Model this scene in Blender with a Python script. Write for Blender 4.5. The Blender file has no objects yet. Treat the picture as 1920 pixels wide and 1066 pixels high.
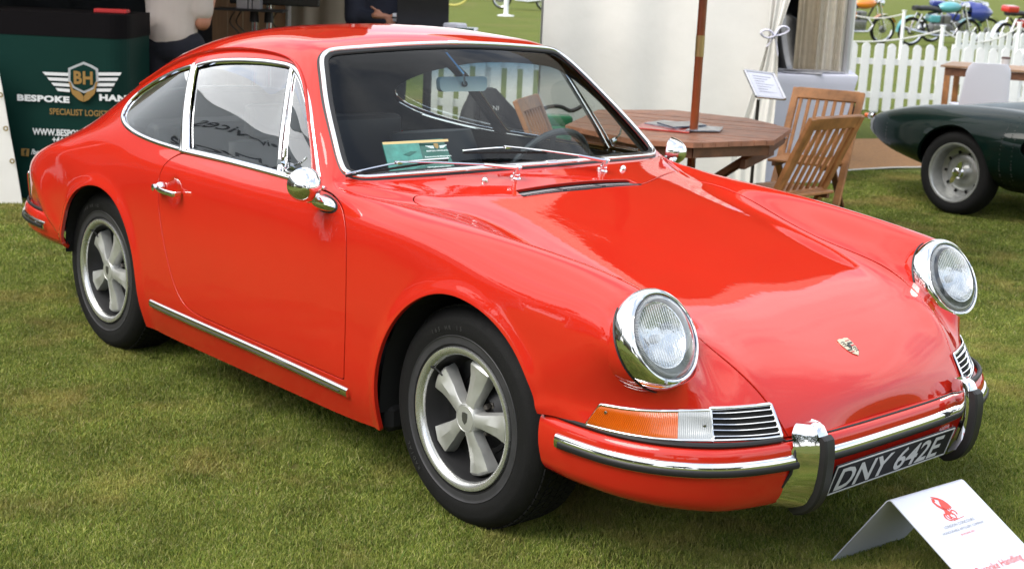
import bpy, bmesh, math, random
import numpy as np
from mathutils import Vector, Matrix
from mathutils.bvhtree import BVHTree
random.seed(7); rng = np.random.default_rng(7)
SC = bpy.context.scene; COL = SC.collection
PI = math.pi

# ------------------------------------------------------------------ camera
CAM = np.array([2.868, -3.188, 1.552]); YAW, PITCH, ROLL = 2.404, -0.222, 0.046; FPX = 2644.0
def cam_axes():
    cy, sy, cp, sp = math.cos(YAW), math.sin(YAW), math.cos(PITCH), math.sin(PITCH)
    f = np.array([cy*cp, sy*cp, sp]); r = np.array([sy, -cy, 0.]); u = np.cross(r, f)
    c, s = math.cos(ROLL), math.sin(ROLL)
    return c*r+s*u, -s*r+c*u, f
CR, CU, CF = cam_axes()
FG = np.array([math.cos(YAW), math.sin(YAW), 0.]); RG = np.array([math.sin(YAW), -math.cos(YAW), 0.])
cd = bpy.data.cameras.new('camera'); cam = bpy.data.objects.new('camera', cd); COL.objects.link(cam); SC.camera = cam
cd.sensor_width = 36; cd.lens = FPX/1920*36; cd.clip_start = .05; cd.clip_end = 2000
cam.matrix_world = Matrix(((CR[0], CU[0], -CF[0], CAM[0]), (CR[1], CU[1], -CF[1], CAM[1]), (CR[2], CU[2], -CF[2], CAM[2]), (0, 0, 0, 1)))
cd.dof.use_dof = True; cd.dof.focus_distance = 3.9; cd.dof.aperture_fstop = 7.1

# ------------------------------------------------------------------ light
SUN_EL, SUN_AZ = math.radians(50), math.radians(-98)      # azimuth measured in the ground plane from +x
sdir = Vector((math.cos(SUN_EL)*math.cos(SUN_AZ), math.cos(SUN_EL)*math.sin(SUN_AZ), math.sin(SUN_EL)))
sl = bpy.data.lights.new('sun', 'SUN'); sun = bpy.data.objects.new('sun', sl); COL.objects.link(sun)
sl.energy = 1.5; sl.angle = math.radians(38); sl.color = (1, .96, .9)
sun.rotation_euler = sdir.to_track_quat('Z', 'Y').to_euler(); sun.location = (0, 0, 20)
W = bpy.data.worlds.new('World'); SC.world = W; W.use_nodes = True
nt = W.node_tree; N = nt.nodes; L = nt.links
bg = N['Background']; bg.inputs[1].default_value = .15
sky = N.new('ShaderNodeTexSky'); sky.sky_type = 'NISHITA'; sky.sun_disc = False
sky.sun_elevation = SUN_EL; sky.sun_rotation = math.atan2(sdir.x, sdir.y); sky.air_density = 1.2; sky.dust_density = 2.5
tc = N.new('ShaderNodeTexCoord'); mp = N.new('ShaderNodeMapping'); mp.inputs['Scale'].default_value = (1, 1, 2.2)
no = N.new('ShaderNodeTexNoise'); no.inputs['Scale'].default_value = 2.3; no.inputs['Detail'].default_value = 9; no.inputs['Roughness'].default_value = .55
cr = N.new('ShaderNodeValToRGB'); cr.color_ramp.elements[0].position = .42; cr.color_ramp.elements[0].color = (.30, .30, .30, 1)
cr.color_ramp.elements[1].position = .54; cr.color_ramp.elements[1].color = (1, 1, 1, 1)
cl = N.new('ShaderNodeTexNoise'); cl.inputs['Scale'].default_value = 5; cl.inputs['Detail'].default_value = 6
cc = N.new('ShaderNodeMix'); cc.data_type = 'RGBA'; cc.inputs[6].default_value = (3.6, 3.75, 4.0, 1); cc.inputs[7].default_value = (8.2, 8.2, 8.3, 1)
mx = N.new('ShaderNodeMix'); mx.data_type = 'RGBA'
L.new(tc.outputs['Generated'], mp.inputs[0]); L.new(mp.outputs[0], no.inputs[0]); L.new(no.outputs[0], cr.inputs[0]); L.new(mp.outputs[0], cl.inputs[0])
L.new(cl.outputs[0], cc.inputs[0]); L.new(cr.outputs[0], mx.inputs[0]); L.new(sky.outputs[0], mx.inputs[6]); L.new(cc.outputs[2], mx.inputs[7]); L.new(mx.outputs[2], bg.inputs[0])
SC.view_settings.view_transform = 'Standard'; SC.view_settings.look = 'None'; SC.view_settings.exposure = 0.95; SC.view_settings.gamma = 1
SC.view_settings.use_curve_mapping = False
SC.cycles.max_bounces = 10; SC.cycles.transparent_max_bounces = 24; SC.cycles.glossy_bounces = 5; SC.cycles.diffuse_bounces = 3
SC.cycles.caustics_reflective = False; SC.cycles.caustics_refractive = False

# ------------------------------------------------------------------ helpers
def at(px, py, D):
    """point of the vertical plane D metres ahead of the camera that is seen at photo pixel px, py"""
    d = CF + CR*(px-960)/FPX - CU*(py-533)/FPX
    return CAM + d*(D/(d @ FG))
def ground(px, py, z=0.):
    d = CF + CR*(px-960)/FPX - CU*(py-533)/FPX
    return CAM + d*((z-CAM[2])/d[2])
def srgb(r, g, b): return tuple((c/255/12.92 if c/255 <= .04045 else ((c/255+.055)/1.055)**2.4) for c in (r, g, b))
MATS = {}
def mat(name, col, rough=.5, metal=0., coat=0., noise=0., nscale=20., bump=0., bscale=60., spec=.5, emit=None, sheen=0., stretch=None, alpha=None, trans=0., coatr=.03, col2=None):
    if name in MATS: return MATS[name]
    m = bpy.data.materials.new(name); MATS[name] = m; m.use_nodes = True; t = m.node_tree; b = t.nodes['Principled BSDF']
    b.inputs['Base Color'].default_value = (*col, 1); b.inputs['Roughness'].default_value = rough; b.inputs['Metallic'].default_value = metal
    b.inputs['Coat Weight'].default_value = coat; b.inputs['Coat Roughness'].default_value = coatr; b.inputs['Specular IOR Level'].default_value = spec
    if sheen: b.inputs['Sheen Weight'].default_value = sheen
    if trans: b.inputs['Transmission Weight'].default_value = trans
    if emit: b.inputs['Emission Color'].default_value = (*emit[:3], 1); b.inputs['Emission Strength'].default_value = emit[3]
    co = t.nodes.new('ShaderNodeTexCoord'); mpp = t.nodes.new('ShaderNodeMapping'); t.links.new(co.outputs['Object'], mpp.inputs[0])
    if stretch: mpp.inputs['Scale'].default_value = stretch
    if noise:
        n = t.nodes.new('ShaderNodeTexNoise'); n.inputs['Scale'].default_value = nscale; n.inputs['Detail'].default_value = 6; n.inputs['Roughness'].default_value = .6
        t.links.new(mpp.outputs[0], n.inputs[0])
        r = t.nodes.new('ShaderNodeMapRange'); r.inputs[1].default_value = .3; r.inputs[2].default_value = .7; t.links.new(n.outputs[0], r.inputs[0])
        mm = t.nodes.new('ShaderNodeMix'); mm.data_type = 'RGBA'; lo = tuple(c*(1-noise) for c in col) if col2 is None else col2
        mm.inputs[6].default_value = (*lo, 1); mm.inputs[7].default_value = (*[min(c*(1+noise*.6), 1) for c in col], 1)
        t.links.new(r.outputs[0], mm.inputs[0]); t.links.new(mm.outputs[2], b.inputs['Base Color'])
        rr = t.nodes.new('ShaderNodeMapRange'); rr.inputs[3].default_value = rough*.85; rr.inputs[4].default_value = min(rough*1.2, 1); t.links.new(n.outputs[0], rr.inputs[0]); t.links.new(rr.outputs[0], b.inputs['Roughness'])
    if coat: b.inputs['Coat IOR'].default_value = 1.62 if name == 'red_paint' else 1.5
    if bump:
        n = t.nodes.new('ShaderNodeTexNoise'); n.inputs['Scale'].default_value = bscale; n.inputs['Detail'].default_value = 4; t.links.new(mpp.outputs[0], n.inputs[0])
        bb = t.nodes.new('ShaderNodeBump'); bb.inputs['Strength'].default_value = bump; bb.inputs['Distance'].default_value = .01; t.links.new(n.outputs[0], bb.inputs['Height'])
        t.links.new(bb.outputs[0], b.inputs['Normal'])
        if coat: t.links.new(bb.outputs[0], b.inputs['Coat Normal'])
    return m
def glass(name, tint, refl=1., band=None):
    if name in MATS: return MATS[name]
    m = bpy.data.materials.new(name); MATS[name] = m; m.use_nodes = True; t = m.node_tree; t.nodes.remove(t.nodes['Principled BSDF']); out = t.nodes['Material Output']
    tr = t.nodes.new('ShaderNodeBsdfTransparent'); gl = t.nodes.new('ShaderNodeBsdfGlossy'); gl.inputs['Roughness'].default_value = .0
    lw = t.nodes.new('ShaderNodeLayerWeight'); lw.inputs[0].default_value = .5; pw_ = t.nodes.new('ShaderNodeMath'); pw_.operation = 'POWER'; pw_.inputs[1].default_value = 5; t.links.new(lw.outputs['Facing'], pw_.inputs[0])
    fr = t.nodes.new('ShaderNodeMath'); fr.operation = 'MULTIPLY_ADD'; fr.inputs[1].default_value = .95; fr.inputs[2].default_value = .045; t.links.new(pw_.outputs[0], fr.inputs[0])
    mu = t.nodes.new('ShaderNodeMath'); mu.operation = 'MULTIPLY'; mu.inputs[1].default_value = 1.7*refl; mu.use_clamp = True
    ms = t.nodes.new('ShaderNodeMixShader'); t.links.new(fr.outputs[0], mu.inputs[0]); t.links.new(mu.outputs[0], ms.inputs[0]); t.links.new(tr.outputs[0], ms.inputs[1]); t.links.new(gl.outputs[0], ms.inputs[2]); t.links.new(ms.outputs[0], out.inputs[0])
    tr.inputs[0].default_value = (*tint, 1); gl.inputs[0].default_value = (.95, .97, 1, 1)
    if band:   # shade band printed into the top of the glass
        co = t.nodes.new('ShaderNodeTexCoord'); sp = t.nodes.new('ShaderNodeSeparateXYZ'); t.links.new(co.outputs['Object'], sp.inputs[0])
        r = t.nodes.new('ShaderNodeMapRange'); r.inputs[1].default_value = band[0]; r.inputs[2].default_value = band[1]; t.links.new(sp.outputs[2], r.inputs[0])
        mm = t.nodes.new('ShaderNodeMix'); mm.data_type = 'RGBA'; mm.inputs[6].default_value = (*tint, 1); mm.inputs[7].default_value = (*band[2], 1); t.links.new(r.outputs[0], mm.inputs[0]); t.links.new(mm.outputs[2], tr.inputs[0])
    return m
def wmat(o):
    M = Matrix.Identity(4)
    while o is not None: M = o.matrix_basis @ M; o = o.parent
    return M
def tag(o, label=None, cat=None, group=None, kind=None):
    for k, v in (('label', label), ('category', cat), ('group', group), ('kind', kind)):
        if v: o[k] = v
    return o
def thing(name, label, cat, loc=(0, 0, 0), rz=0., group=None):
    o = bpy.data.objects.new(name, None); COL.objects.link(o); o.empty_display_size = .2
    o.location = loc; o.rotation_euler = (0, 0, rz); return tag(o, label, cat, group)
def mobj(name, V, F, m, parent=None, smooth=True, nrm=None, world=False, angle=None):
    V = np.asarray(V, float).reshape(-1, 3)
    if world and parent is not None:
        Mi = np.array(wmat(parent).inverted()); V = V @ Mi[:3, :3].T + Mi[:3, 3]
        if nrm is not None: nrm = np.asarray(nrm) @ Mi[:3, :3].T
    me = bpy.data.meshes.new(name); me.from_pydata(V.tolist(), [], [tuple(int(i) for i in f) for f in F])
    if m is not None: me.materials.append(m)
    if smooth:
        me.shade_smooth()
        if nrm is not None: me.normals_split_custom_set_from_vertices([tuple(n) for n in nrm])
        elif angle is not None: me.set_sharp_from_angle(angle=math.radians(angle))
    me.update()
    o = bpy.data.objects.new(name, me); COL.objects.link(o)
    if parent is not None: o.parent = parent
    return o
def copytree(o, parent=None):
    c = o.copy(); COL.objects.link(c); c.parent = parent
    for ch in [x for x in o.children]: copytree(ch, c)
    return c
class MB:
    def __init__(s): s.V = []; s.F = []
    def add(s, V, F):
        b = len(s.V); s.V += [tuple(map(float, v)) for v in V]; s.F += [tuple(int(i)+b for i in f) for f in F]; return s
    def box(s, c, d, b=0., R=None):
        """chamfered box, centre c, full sizes d, chamfer b, optional 3x3 rotation"""
        h = np.array(d, float)/2; b = min(b, *(h*.9)) if b else 0
        if not b:
            V = np.array([[x, y, z] for x in (-1, 1) for y in (-1, 1) for z in (-1, 1)])*h
            F = [(0, 1, 3, 2), (4, 6, 7, 5), (0, 4, 5, 1), (2, 3, 7, 6), (0, 2, 6, 4), (1, 5, 7, 3)]
        else:
            V = []; idx = {}
            for sx in (-1, 1):
                for sy in (-1, 1):
                    for sz in (-1, 1):
                        for a in range(3):
                            p = np.array([sx, sy, sz])*(h-b); p[a] = (sx, sy, sz)[a]*h[a]; idx[(sx, sy, sz, a)] = len(V); V.append(p)
            F = []
            for a in range(3):
                o1, o2 = [(1, 2), (0, 2), (0, 1)][a]
                for sg in (-1, 1):
                    f = []
                    for (p, q_) in ((-1, -1), (1, -1), (1, 1), (-1, 1)):
                        k = [0, 0, 0]; k[a] = sg; k[o1] = p; k[o2] = q_; f.append(idx[(*k, a)])
                    F.append(f)
                for p in (-1, 1):
                    for q_ in (-1, 1):
                        k1 = [0, 0, 0]; k1[a] = -1; k1[o1] = p; k1[o2] = q_; k2 = list(k1); k2[a] = 1
                        F.append([idx[(*k1, o1)], idx[(*k2, o1)], idx[(*k2, o2)], idx[(*k1, o2)]])
            for sx in (-1, 1):
                for sy in (-1, 1):
                    for sz in (-1, 1): F.append([idx[(sx, sy, sz, a)] for a in range(3)])
            V = np.array(V); G = []
            for f in F:
                n = np.cross(V[f[1]]-V[f[0]], V[f[2]]-V[f[0]]); G.append(f if n @ V[list(f)].mean(0) > 0 else f[::-1])
            F = G
        if R is not None: V = V @ np.array(R).T
        return s.add(V+np.array(c, float), F)
    def beam(s, a, b_, w, t, ch=0., up=(0, 0, 1)):
        """rectangular bar from a to b, width w across, thickness t along up"""
        a = np.array(a, float); b_ = np.array(b_, float); d = b_-a; Ln = np.linalg.norm(d); d = d/Ln; up = np.array(up, float)
        if abs(d @ up) > .98: up = np.array([1., 0, 0])
        y = np.cross(up, d); y /= np.linalg.norm(y); z = np.cross(d, y)
        return s.box((a+b_)/2, (Ln, w, t), ch, np.stack([d, y, z], 1))
    def tube(s, P, r, n=8, closed=False, cap=True, ell=None, up=None):
        P = np.array(P, float); m = len(P); rr = np.broadcast_to(np.array(r, float), (m,))
        T = np.zeros_like(P)
        if closed: T = np.roll(P, -1, 0)-np.roll(P, 1, 0)
        else: T[1:-1] = P[2:]-P[:-2]; T[0] = P[1]-P[0]; T[-1] = P[-1]-P[-2]
        T /= np.linalg.norm(T, axis=1)[:, None]+1e-12
        u = np.cross(T[0], (0, 0, 1)); u = np.cross(T[0], (1, 0, 0)) if np.linalg.norm(u) < 1e-3 else u; u /= np.linalg.norm(u); V = []
        for i in range(m):
            if up is not None: u = np.cross(T[i], up[i] if np.ndim(up) > 1 else up)
            else: u = u-T[i]*(u @ T[i])
            u /= np.linalg.norm(u)+1e-12; v = np.cross(T[i], u)
            for k in range(n):
                a = 2*PI*k/n; e = (1, 1) if ell is None else ell
                V.append(P[i]+rr[i]*(math.cos(a)*u*e[0]+math.sin(a)*v*e[1]))
        F = []
        for i in range(m if closed else m-1):
            j = (i+1) % m
            for k in range(n): F.append((i*n+k, i*n+(k+1) % n, j*n+(k+1) % n, j*n+k))
        if cap and not closed: F += [tuple(range(n))[::-1], tuple((m-1)*n+k for k in range(n))]
        return s.add(V, F)
    def lathe(s, prof, c, ax, n=48, closed=False, seg=None):
        """profile of (radius, along) swept round the axis ax through c"""
        ax = np.array(ax, float); ax /= np.linalg.norm(ax); u = np.cross(ax, (0, 0, 1)); u = np.cross(ax, (1, 0, 0)) if np.linalg.norm(u) < 1e-3 else u; u /= np.linalg.norm(u); v = np.cross(ax, u)
        c = np.array(c, float); V = []; m = len(prof)
        for k in range(n):
            a = 2*PI*k/n; e = math.cos(a)*u+math.sin(a)*v
            for r, z in prof: V.append(c+e*r+ax*z)
        F = []
        for k in range(n):
            k2 = (k+1) % n
            for i in range(m if closed else m-1): F.append((k*m+i, k*m+(i+1) % m, k2*m+(i+1) % m, k2*m+i))
        return s.add(V, F)
    def grid(s, G, flip=False, wrapu=False):
        G = np.asarray(G, float); R_, C_ = G.shape[:2]; F = []
        for i in range(R_ if wrapu else R_-1):
            for j in range(C_-1):
                a, b, c, d = i*C_+j, ((i+1) % R_)*C_+j, ((i+1) % R_)*C_+j+1, i*C_+j+1
                F.append((a, d, c, b) if flip else (a, b, c, d))
        return s.add(G.reshape(-1, 3), F)
    def prism(s, poly, o, x, y, h):
        """polygon (2D) in plane o,x,y extruded by vector h"""
        o, x, y, h = map(lambda t: np.array(t, float), (o, x, y, h)); P = [o+x*a+y*b for a, b in poly]; n = len(P)
        F = [tuple(range(n))[::-1], tuple(range(n, 2*n))]+[(i, (i+1) % n, n+(i+1) % n, n+i) for i in range(n)]
        return s.add(P+[p+h for p in P], F)
    def build(s, name, m, parent=None, smooth=True, world=False, angle=35):
        return mobj(name, s.V, s.F, m, parent, smooth, None, world, angle)
def text(s, size, o, x, y, m, name, parent=None, bold=0., align='LEFT', shear=0., sx=1., thick=.0006, spacing=1., world=True):
    """flat lettering built as a thin mesh lying on plane o,x,y"""
    cu = bpy.data.curves.new('t', 'FONT'); cu.body = s; cu.size = size; cu.align_x = align; cu.offset = bold; cu.shear = shear; cu.space_character = spacing; cu.resolution_u = 3
    ob = bpy.data.objects.new('t', cu); COL.objects.link(ob); dg = bpy.context.evaluated_depsgraph_get(); me = bpy.data.meshes.new_from_object(ob.evaluated_get(dg)); bpy.data.objects.remove(ob)
    V = np.array([v.co[:] for v in me.vertices]).reshape(-1, 3); F = [tuple(p.vertices) for p in me.polygons]; bpy.data.meshes.remove(me)
    o, x, y = (np.array(t, float) for t in (o, x, y)); x = x/np.linalg.norm(x); y = y/np.linalg.norm(y); n = np.cross(x, y)
    P = o+V[:, :1]*x*sx+V[:, 1:2]*y+n*thick
    return mobj(name, P, F, m, parent, False, None, world)
def remesh(caps, name, m, parent, voxel=.012, smooth_it=3, world=False):
    """one continuous skin over tapered limbs: caps = [(p0, p1, r0, r1, flatten)]"""
    mb = MB()
    for c in caps:
        p0, p1, r0, r1 = np.array(c[0], float), np.array(c[1], float), c[2], c[3]; fl = c[4] if len(c) > 4 else (1, 1); up = c[5] if len(c) > 5 else None
        d = p1-p0; Ln = np.linalg.norm(d); d = d/max(Ln, 1e-6); pts = []; rs = []
        for a in np.linspace(PI/2, .0, 5)[0:]: pts.append(p0-d*r0*math.sin(a)); rs.append(max(r0*math.cos(a), r0*.05))
        for a in np.linspace(0, PI/2, 5): pts.append(p1+d*r1*math.sin(a)); rs.append(max(r1*math.cos(a), r1*.05))
        mb.tube(pts, rs, 16, ell=fl, up=up)
    o = mb.build(name, m, parent, True, world, None)
    md = o.modifiers.new('r', 'REMESH'); md.mode = 'VOXEL'; md.voxel_size = voxel
    ms = o.modifiers.new('s', 'SMOOTH'); ms.iterations = smooth_it; ms.factor = .6
    dg = bpy.context.evaluated_depsgraph_get(); me = bpy.data.meshes.new_from_object(o.evaluated_get(dg)); o.modifiers.clear()
    old = o.data; o.data = me; me.name = name; bpy.data.meshes.remove(old); me.shade_smooth()
    if not me.materials: me.materials.append(m)
    return o
# ------------------------------------------------------------------ materials
RED = mat('red_paint', (.53, .021, .010), .5, 0, 1., bump=.012, bscale=38, coatr=.0, noise=.03, nscale=3, spec=.0)
CHR = mat('chrome', (.86, .87, .88), .045, 1., bump=.004, bscale=300)
ALU = mat('satin_aluminium', (.64, .65, .63), .40, .7, noise=.15, nscale=14, bump=.03, bscale=220)
ALUR = mat('polished_rim_lip', (.74, .75, .74), .26, .85, noise=.1, nscale=20)
BLKP = mat('black_satin_paint', (.012, .012, .013), .45)
RUB = mat('black_rubber', (.010, .010, .0105), .5, bump=.05, bscale=200)
TYRE = mat('tyre_rubber', (.003, .003, .0032), .75, spec=.35, noise=.4, nscale=30, bump=.12, bscale=180)
TYRE2 = mat('tyre_scuffed_ring', (.032, .032, .035), .55, noise=.25, nscale=25)
VOID = mat('dark_underbody', (.006, .006, .006), .9)
VINYL = mat('black_vinyl', (.028, .030, .034), .5, bump=.15, bscale=350)
HEADL = mat('headliner_cloth', (.075, .08, .085), .9, noise=.2)
GLW = glass('windscreen_glass', (.90, .97, .95), .34, (1.13, 1.215, (.10, .26, .40)))
GLS = glass('side_glass', (.90, .92, .91), 3.2)
GLR = glass('rear_glass', (.80, .84, .82), 1.)
LENS = glass('lamp_glass', (.93, .95, .96), 1.2)
GOLD = mat('dull_gold', (.33, .19, .055), .4); WHT = mat('white_print', (.75, .77, .78), .5)
DKG = mat('dark_green_print', (.003, .032, .025), .6, spec=.15, noise=.15, nscale=2)
# ------------------------------------------------------------------ ground
def lawn_material():
    m = bpy.data.materials.new('lawn_soil'); m.use_nodes = True; t = m.node_tree; b = t.nodes['Principled BSDF']; b.inputs['Roughness'].default_value = .95; b.inputs['Specular IOR Level'].default_value = .1
    co = t.nodes.new('ShaderNodeTexCoord')
    def nz(sc, det=5, ro=.6):
        n = t.nodes.new('ShaderNodeTexNoise'); n.inputs['Scale'].default_value = sc; n.inputs['Detail'].default_value = det; n.inputs['Roughness'].default_value = ro; t.links.new(co.outputs['Object'], n.inputs[0]); return n.outputs[0]
    def rng_(x, a, b_):
        r = t.nodes.new('ShaderNodeMapRange'); r.inputs[1].default_value = a; r.inputs[2].default_value = b_; t.links.new(x, r.inputs[0]); return r.outputs[0]
    def mixc(f, a, b_):
        mm = t.nodes.new('ShaderNodeMix'); mm.data_type = 'RGBA'; t.links.new(f, mm.inputs[0])
        for k, c in ((6, a), (7, b_)):
            if isinstance(c, tuple): mm.inputs[k].default_value = (*c, 1)
            else: t.links.new(c, mm.inputs[k])
        return mm.outputs[2]
    base = mixc(rng_(nz(1.1), .35, .65), (.135, .18, .030), (.20, .23, .05))
    fine = mixc(rng_(nz(55, 3, .7), .35, .7), (.08, .10, .022), base)
    dry = mixc(rng_(nz(.45, 6, .65), .52, .72), fine, (.17, .15, .055))
    t.links.new(dry, b.inputs['Base Color'])
    bb = t.nodes.new('ShaderNodeBump'); bb.inputs['Strength'].default_value = .7; bb.inputs['Distance'].default_value = .02; t.links.new(nz(160, 4, .7), bb.inputs['Height']); t.links.new(bb.outputs[0], b.inputs['Normal'])
    return m
LAWN = lawn_material()
g = MB(); S = 900
gx = np.r_[-S, -200, -60, np.linspace(-30, 20, 26), 60, 200, S]; gy = np.r_[-S, -200, -60, np.linspace(-25, 40, 33), 70, 200, S]
g.grid([[(x, y, 0 if abs(x) > 30 or abs(y) > 30 else .006*math.sin(x*1.3)*math.cos(y*.9)-.006) for x in gx] for y in gy], flip=True)
tag(g.build('lawn_ground', LAWN), kind='structure')
def blade_material():
    m = bpy.data.materials.new('grass_blades'); m.use_nodes = True; t = m.node_tree; b = t.nodes['Principled BSDF']; b.inputs['Roughness'].default_value = .55; b.inputs['Specular IOR Level'].default_value = .25
    geo = t.nodes.new('ShaderNodeNewGeometry'); ra = t.nodes.new('ShaderNodeValToRGB'); e = ra.color_ramp.elements
    e[0].position = 0; e[0].color = (.065, .12, .018, 1); e[1].position = 1; e[1].color = (.42, .37, .18, 1)
    for p, c in ((.45, (.205, .265, .042)), (.80, (.345, .375, .08)), (.93, (.34, .34, .12))): x = e.new(p); x.color = (*c, 1)
    t.links.new(geo.outputs['Random Per Island'], ra.inputs[0])
    no = t.nodes.new('ShaderNodeTexNoise'); no.inputs['Scale'].default_value = 1.5; no.inputs['Detail'].default_value = 6; no.inputs['Roughness'].default_value = .65; t.links.new(geo.outputs['Position'], no.inputs[0])
    r = t.nodes.new('ShaderNodeMapRange'); r.inputs[1].default_value = .50; r.inputs[2].default_value = .74; t.links.new(no.outputs[0], r.inputs[0])
    mm = t.nodes.new('ShaderNodeMix'); mm.data_type = 'RGBA'; mm.inputs[7].default_value = (.44, .34, .12, 1); t.links.new(r.outputs[0], mm.inputs[0]); t.links.new(ra.outputs[0], mm.inputs[6])
    n2 = t.nodes.new('ShaderNodeTexNoise'); n2.inputs['Scale'].default_value = 4.0; n2.inputs['Detail'].default_value = 4; t.links.new(geo.outputs['Position'], n2.inputs[0])
    hs = t.nodes.new('ShaderNodeHueSaturation'); r2 = t.nodes.new('ShaderNodeMapRange'); r2.inputs[1].default_value = .3; r2.inputs[2].default_value = .7; r2.inputs[3].default_value = .74; r2.inputs[4].default_value = 1.25; t.links.new(n2.outputs[0], r2.inputs[0]); t.links.new(r2.outputs[0], hs.inputs['Value'])
    t.links.new(mm.outputs[2], hs.inputs['Color'])
    t.links.new(hs.outputs[0], b.inputs['Base Color'])
    tl = t.nodes.new('ShaderNodeBsdfTranslucent'); t.links.new(hs.outputs[0], tl.inputs[0]); ms = t.nodes.new('ShaderNodeMixShader'); ms.inputs[0].default_value = .25
    t.links.new(b.outputs[0], ms.inputs[1]); t.links.new(tl.outputs[0], ms.inputs[2]); t.links.new(ms.outputs[0], t.nodes['Material Output'].inputs[0])
    return m
BLADE = blade_material()
def grass_patch(size, n, h, w, seed):
    r = np.random.default_rng(seed); P = np.zeros((n, 3)); P[:, 0] = r.uniform(-size/2, size/2, n); P[:, 1] = r.uniform(-size/2, size/2, n)
    a = r.uniform(0, 2*PI, n); hh = h*np.clip(r.normal(1, .3, n), .3, 2.0); ww = w*r.uniform(.7, 1.4, n); ln = hh*np.abs(r.normal(.55, .5, n)); la = r.uniform(0, 2*PI, n)
    t_ = np.stack([np.cos(a), np.sin(a), a*0], 1)*ww[:, None]/2; l = np.stack([np.cos(la)*ln, np.sin(la)*ln, hh], 1)
    mid = P+l*[.38, .38, .6]; tip = P+l
    V = np.stack([P-t_, P+t_, mid+t_*.8, mid-t_*.8, tip], 1).reshape(-1, 3); b = np.arange(n)*5
    me = bpy.data.meshes.new('grass_patch'); F = []
    for k in b: F.append((k, k+1, k+2, k+3)); F.append((k+3, k+2, k+4))
    me.from_pydata(V.tolist(), [], F); me.materials.append(BLADE); me.shade_smooth(); return bpy.data.objects.new('grass_patch', me)
def scatter_grass(name, pts, patches, smin, smax, seed):
    me = bpy.data.meshes.new(name); me.from_pydata(pts, [], []); o = bpy.data.objects.new(name, me); COL.objects.link(o)
    gcol = bpy.data.collections.new(name+'_patches')
    for p in patches: gcol.objects.link(p)
    ng = bpy.data.node_groups.new(name, 'GeometryNodeTree'); ng.interface.new_socket('Geometry', in_out='INPUT', socket_type='NodeSocketGeometry'); ng.interface.new_socket('Geometry', in_out='OUTPUT', socket_type='NodeSocketGeometry')
    n = ng.nodes; l = ng.links; gi = n.new('NodeGroupInput'); go = n.new('NodeGroupOutput'); ip = n.new('GeometryNodeInstanceOnPoints'); ci = n.new('GeometryNodeCollectionInfo'); ci.inputs['Collection'].default_value = gcol; ci.inputs['Separate Children'].default_value = True; ci.inputs['Reset Children'].default_value = True
    ip.inputs['Pick Instance'].default_value = True
    rv = n.new('FunctionNodeRandomValue'); rv.data_type = 'FLOAT_VECTOR'; rv.inputs[0].default_value = (0, 0, 0); rv.inputs[1].default_value = (0, 0, 2*PI); rv.inputs['Seed'].default_value = seed
    rs = n.new('FunctionNodeRandomValue'); rs.data_type = 'FLOAT'; rs.inputs[2].default_value = smin; rs.inputs[3].default_value = smax; rs.inputs['Seed'].default_value = seed+3
    ri = n.new('FunctionNodeRandomValue'); ri.data_type = 'INT'; ri.inputs[4].default_value = 0; ri.inputs[5].default_value = len(patches)-1; ri.inputs['Seed'].default_value = seed+5
    l.new(gi.outputs[0], ip.inputs['Points']); l.new(ci.outputs[0], ip.inputs['Instance']); l.new(rv.outputs[0], ip.inputs['Rotation']); l.new(rs.outputs[1], ip.inputs['Scale']); l.new(ri.outputs[2], ip.inputs['Instance Index']); l.new(ip.outputs[0], go.inputs[0])
    md = o.modifiers.new('scatter', 'NODES'); md.node_group = ng; return tag(o, kind='stuff')
near = []; far = []
for i in range(-60, 60):
    for j in range(-60, 80):
        for st, lst, lo, hi in ((.26, near, 1.2, 6.9), (.5, far, 6.6, 17.5)):
            x, y = i*st+random.uniform(-.04, .04), j*st+random.uniform(-.04, .04)
            d = np.array([x, y, 0])-CAM; D = d @ FG; s = d @ RG
            if lo < D < hi and abs(s) < D*.40+.55 and not (st == .5 and D > 11 and s < -1.0):
                if not (3.0 < s*1. and False): lst.append((x, y, -.003))
SAND = [(-4.6, 6.1), (-3.05, 8.0), (-4.7, 10.2), (-9.3, 12.6), (-12, 8.0)]
def insand(x, y):
    c = False; n = len(SAND)
    for i in range(n):
        (x1, y1), (x2, y2) = SAND[i], SAND[(i+1) % n]
        if (y1 > y) != (y2 > y) and x < (x2-x1)*(y-y1)/(y2-y1)+x1: c = not c
    return c
far = [p for p in far if not insand(p[0], p[1])]
scatter_grass('lawn_grass', near, [grass_patch(.34, 8000, .0115, .0021, k) for k in range(3)], .9, 1.15, 1)
scatter_grass('lawn_straws', near, [grass_patch(.34, 26, .020, .0022, 31+k) for k in range(3)], .9, 1.6, 7)
scatter_grass('lawn_grass_far', far, [grass_patch(.62, 6500, .015, .0042, 9)], .9, 1.15, 2)
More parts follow.
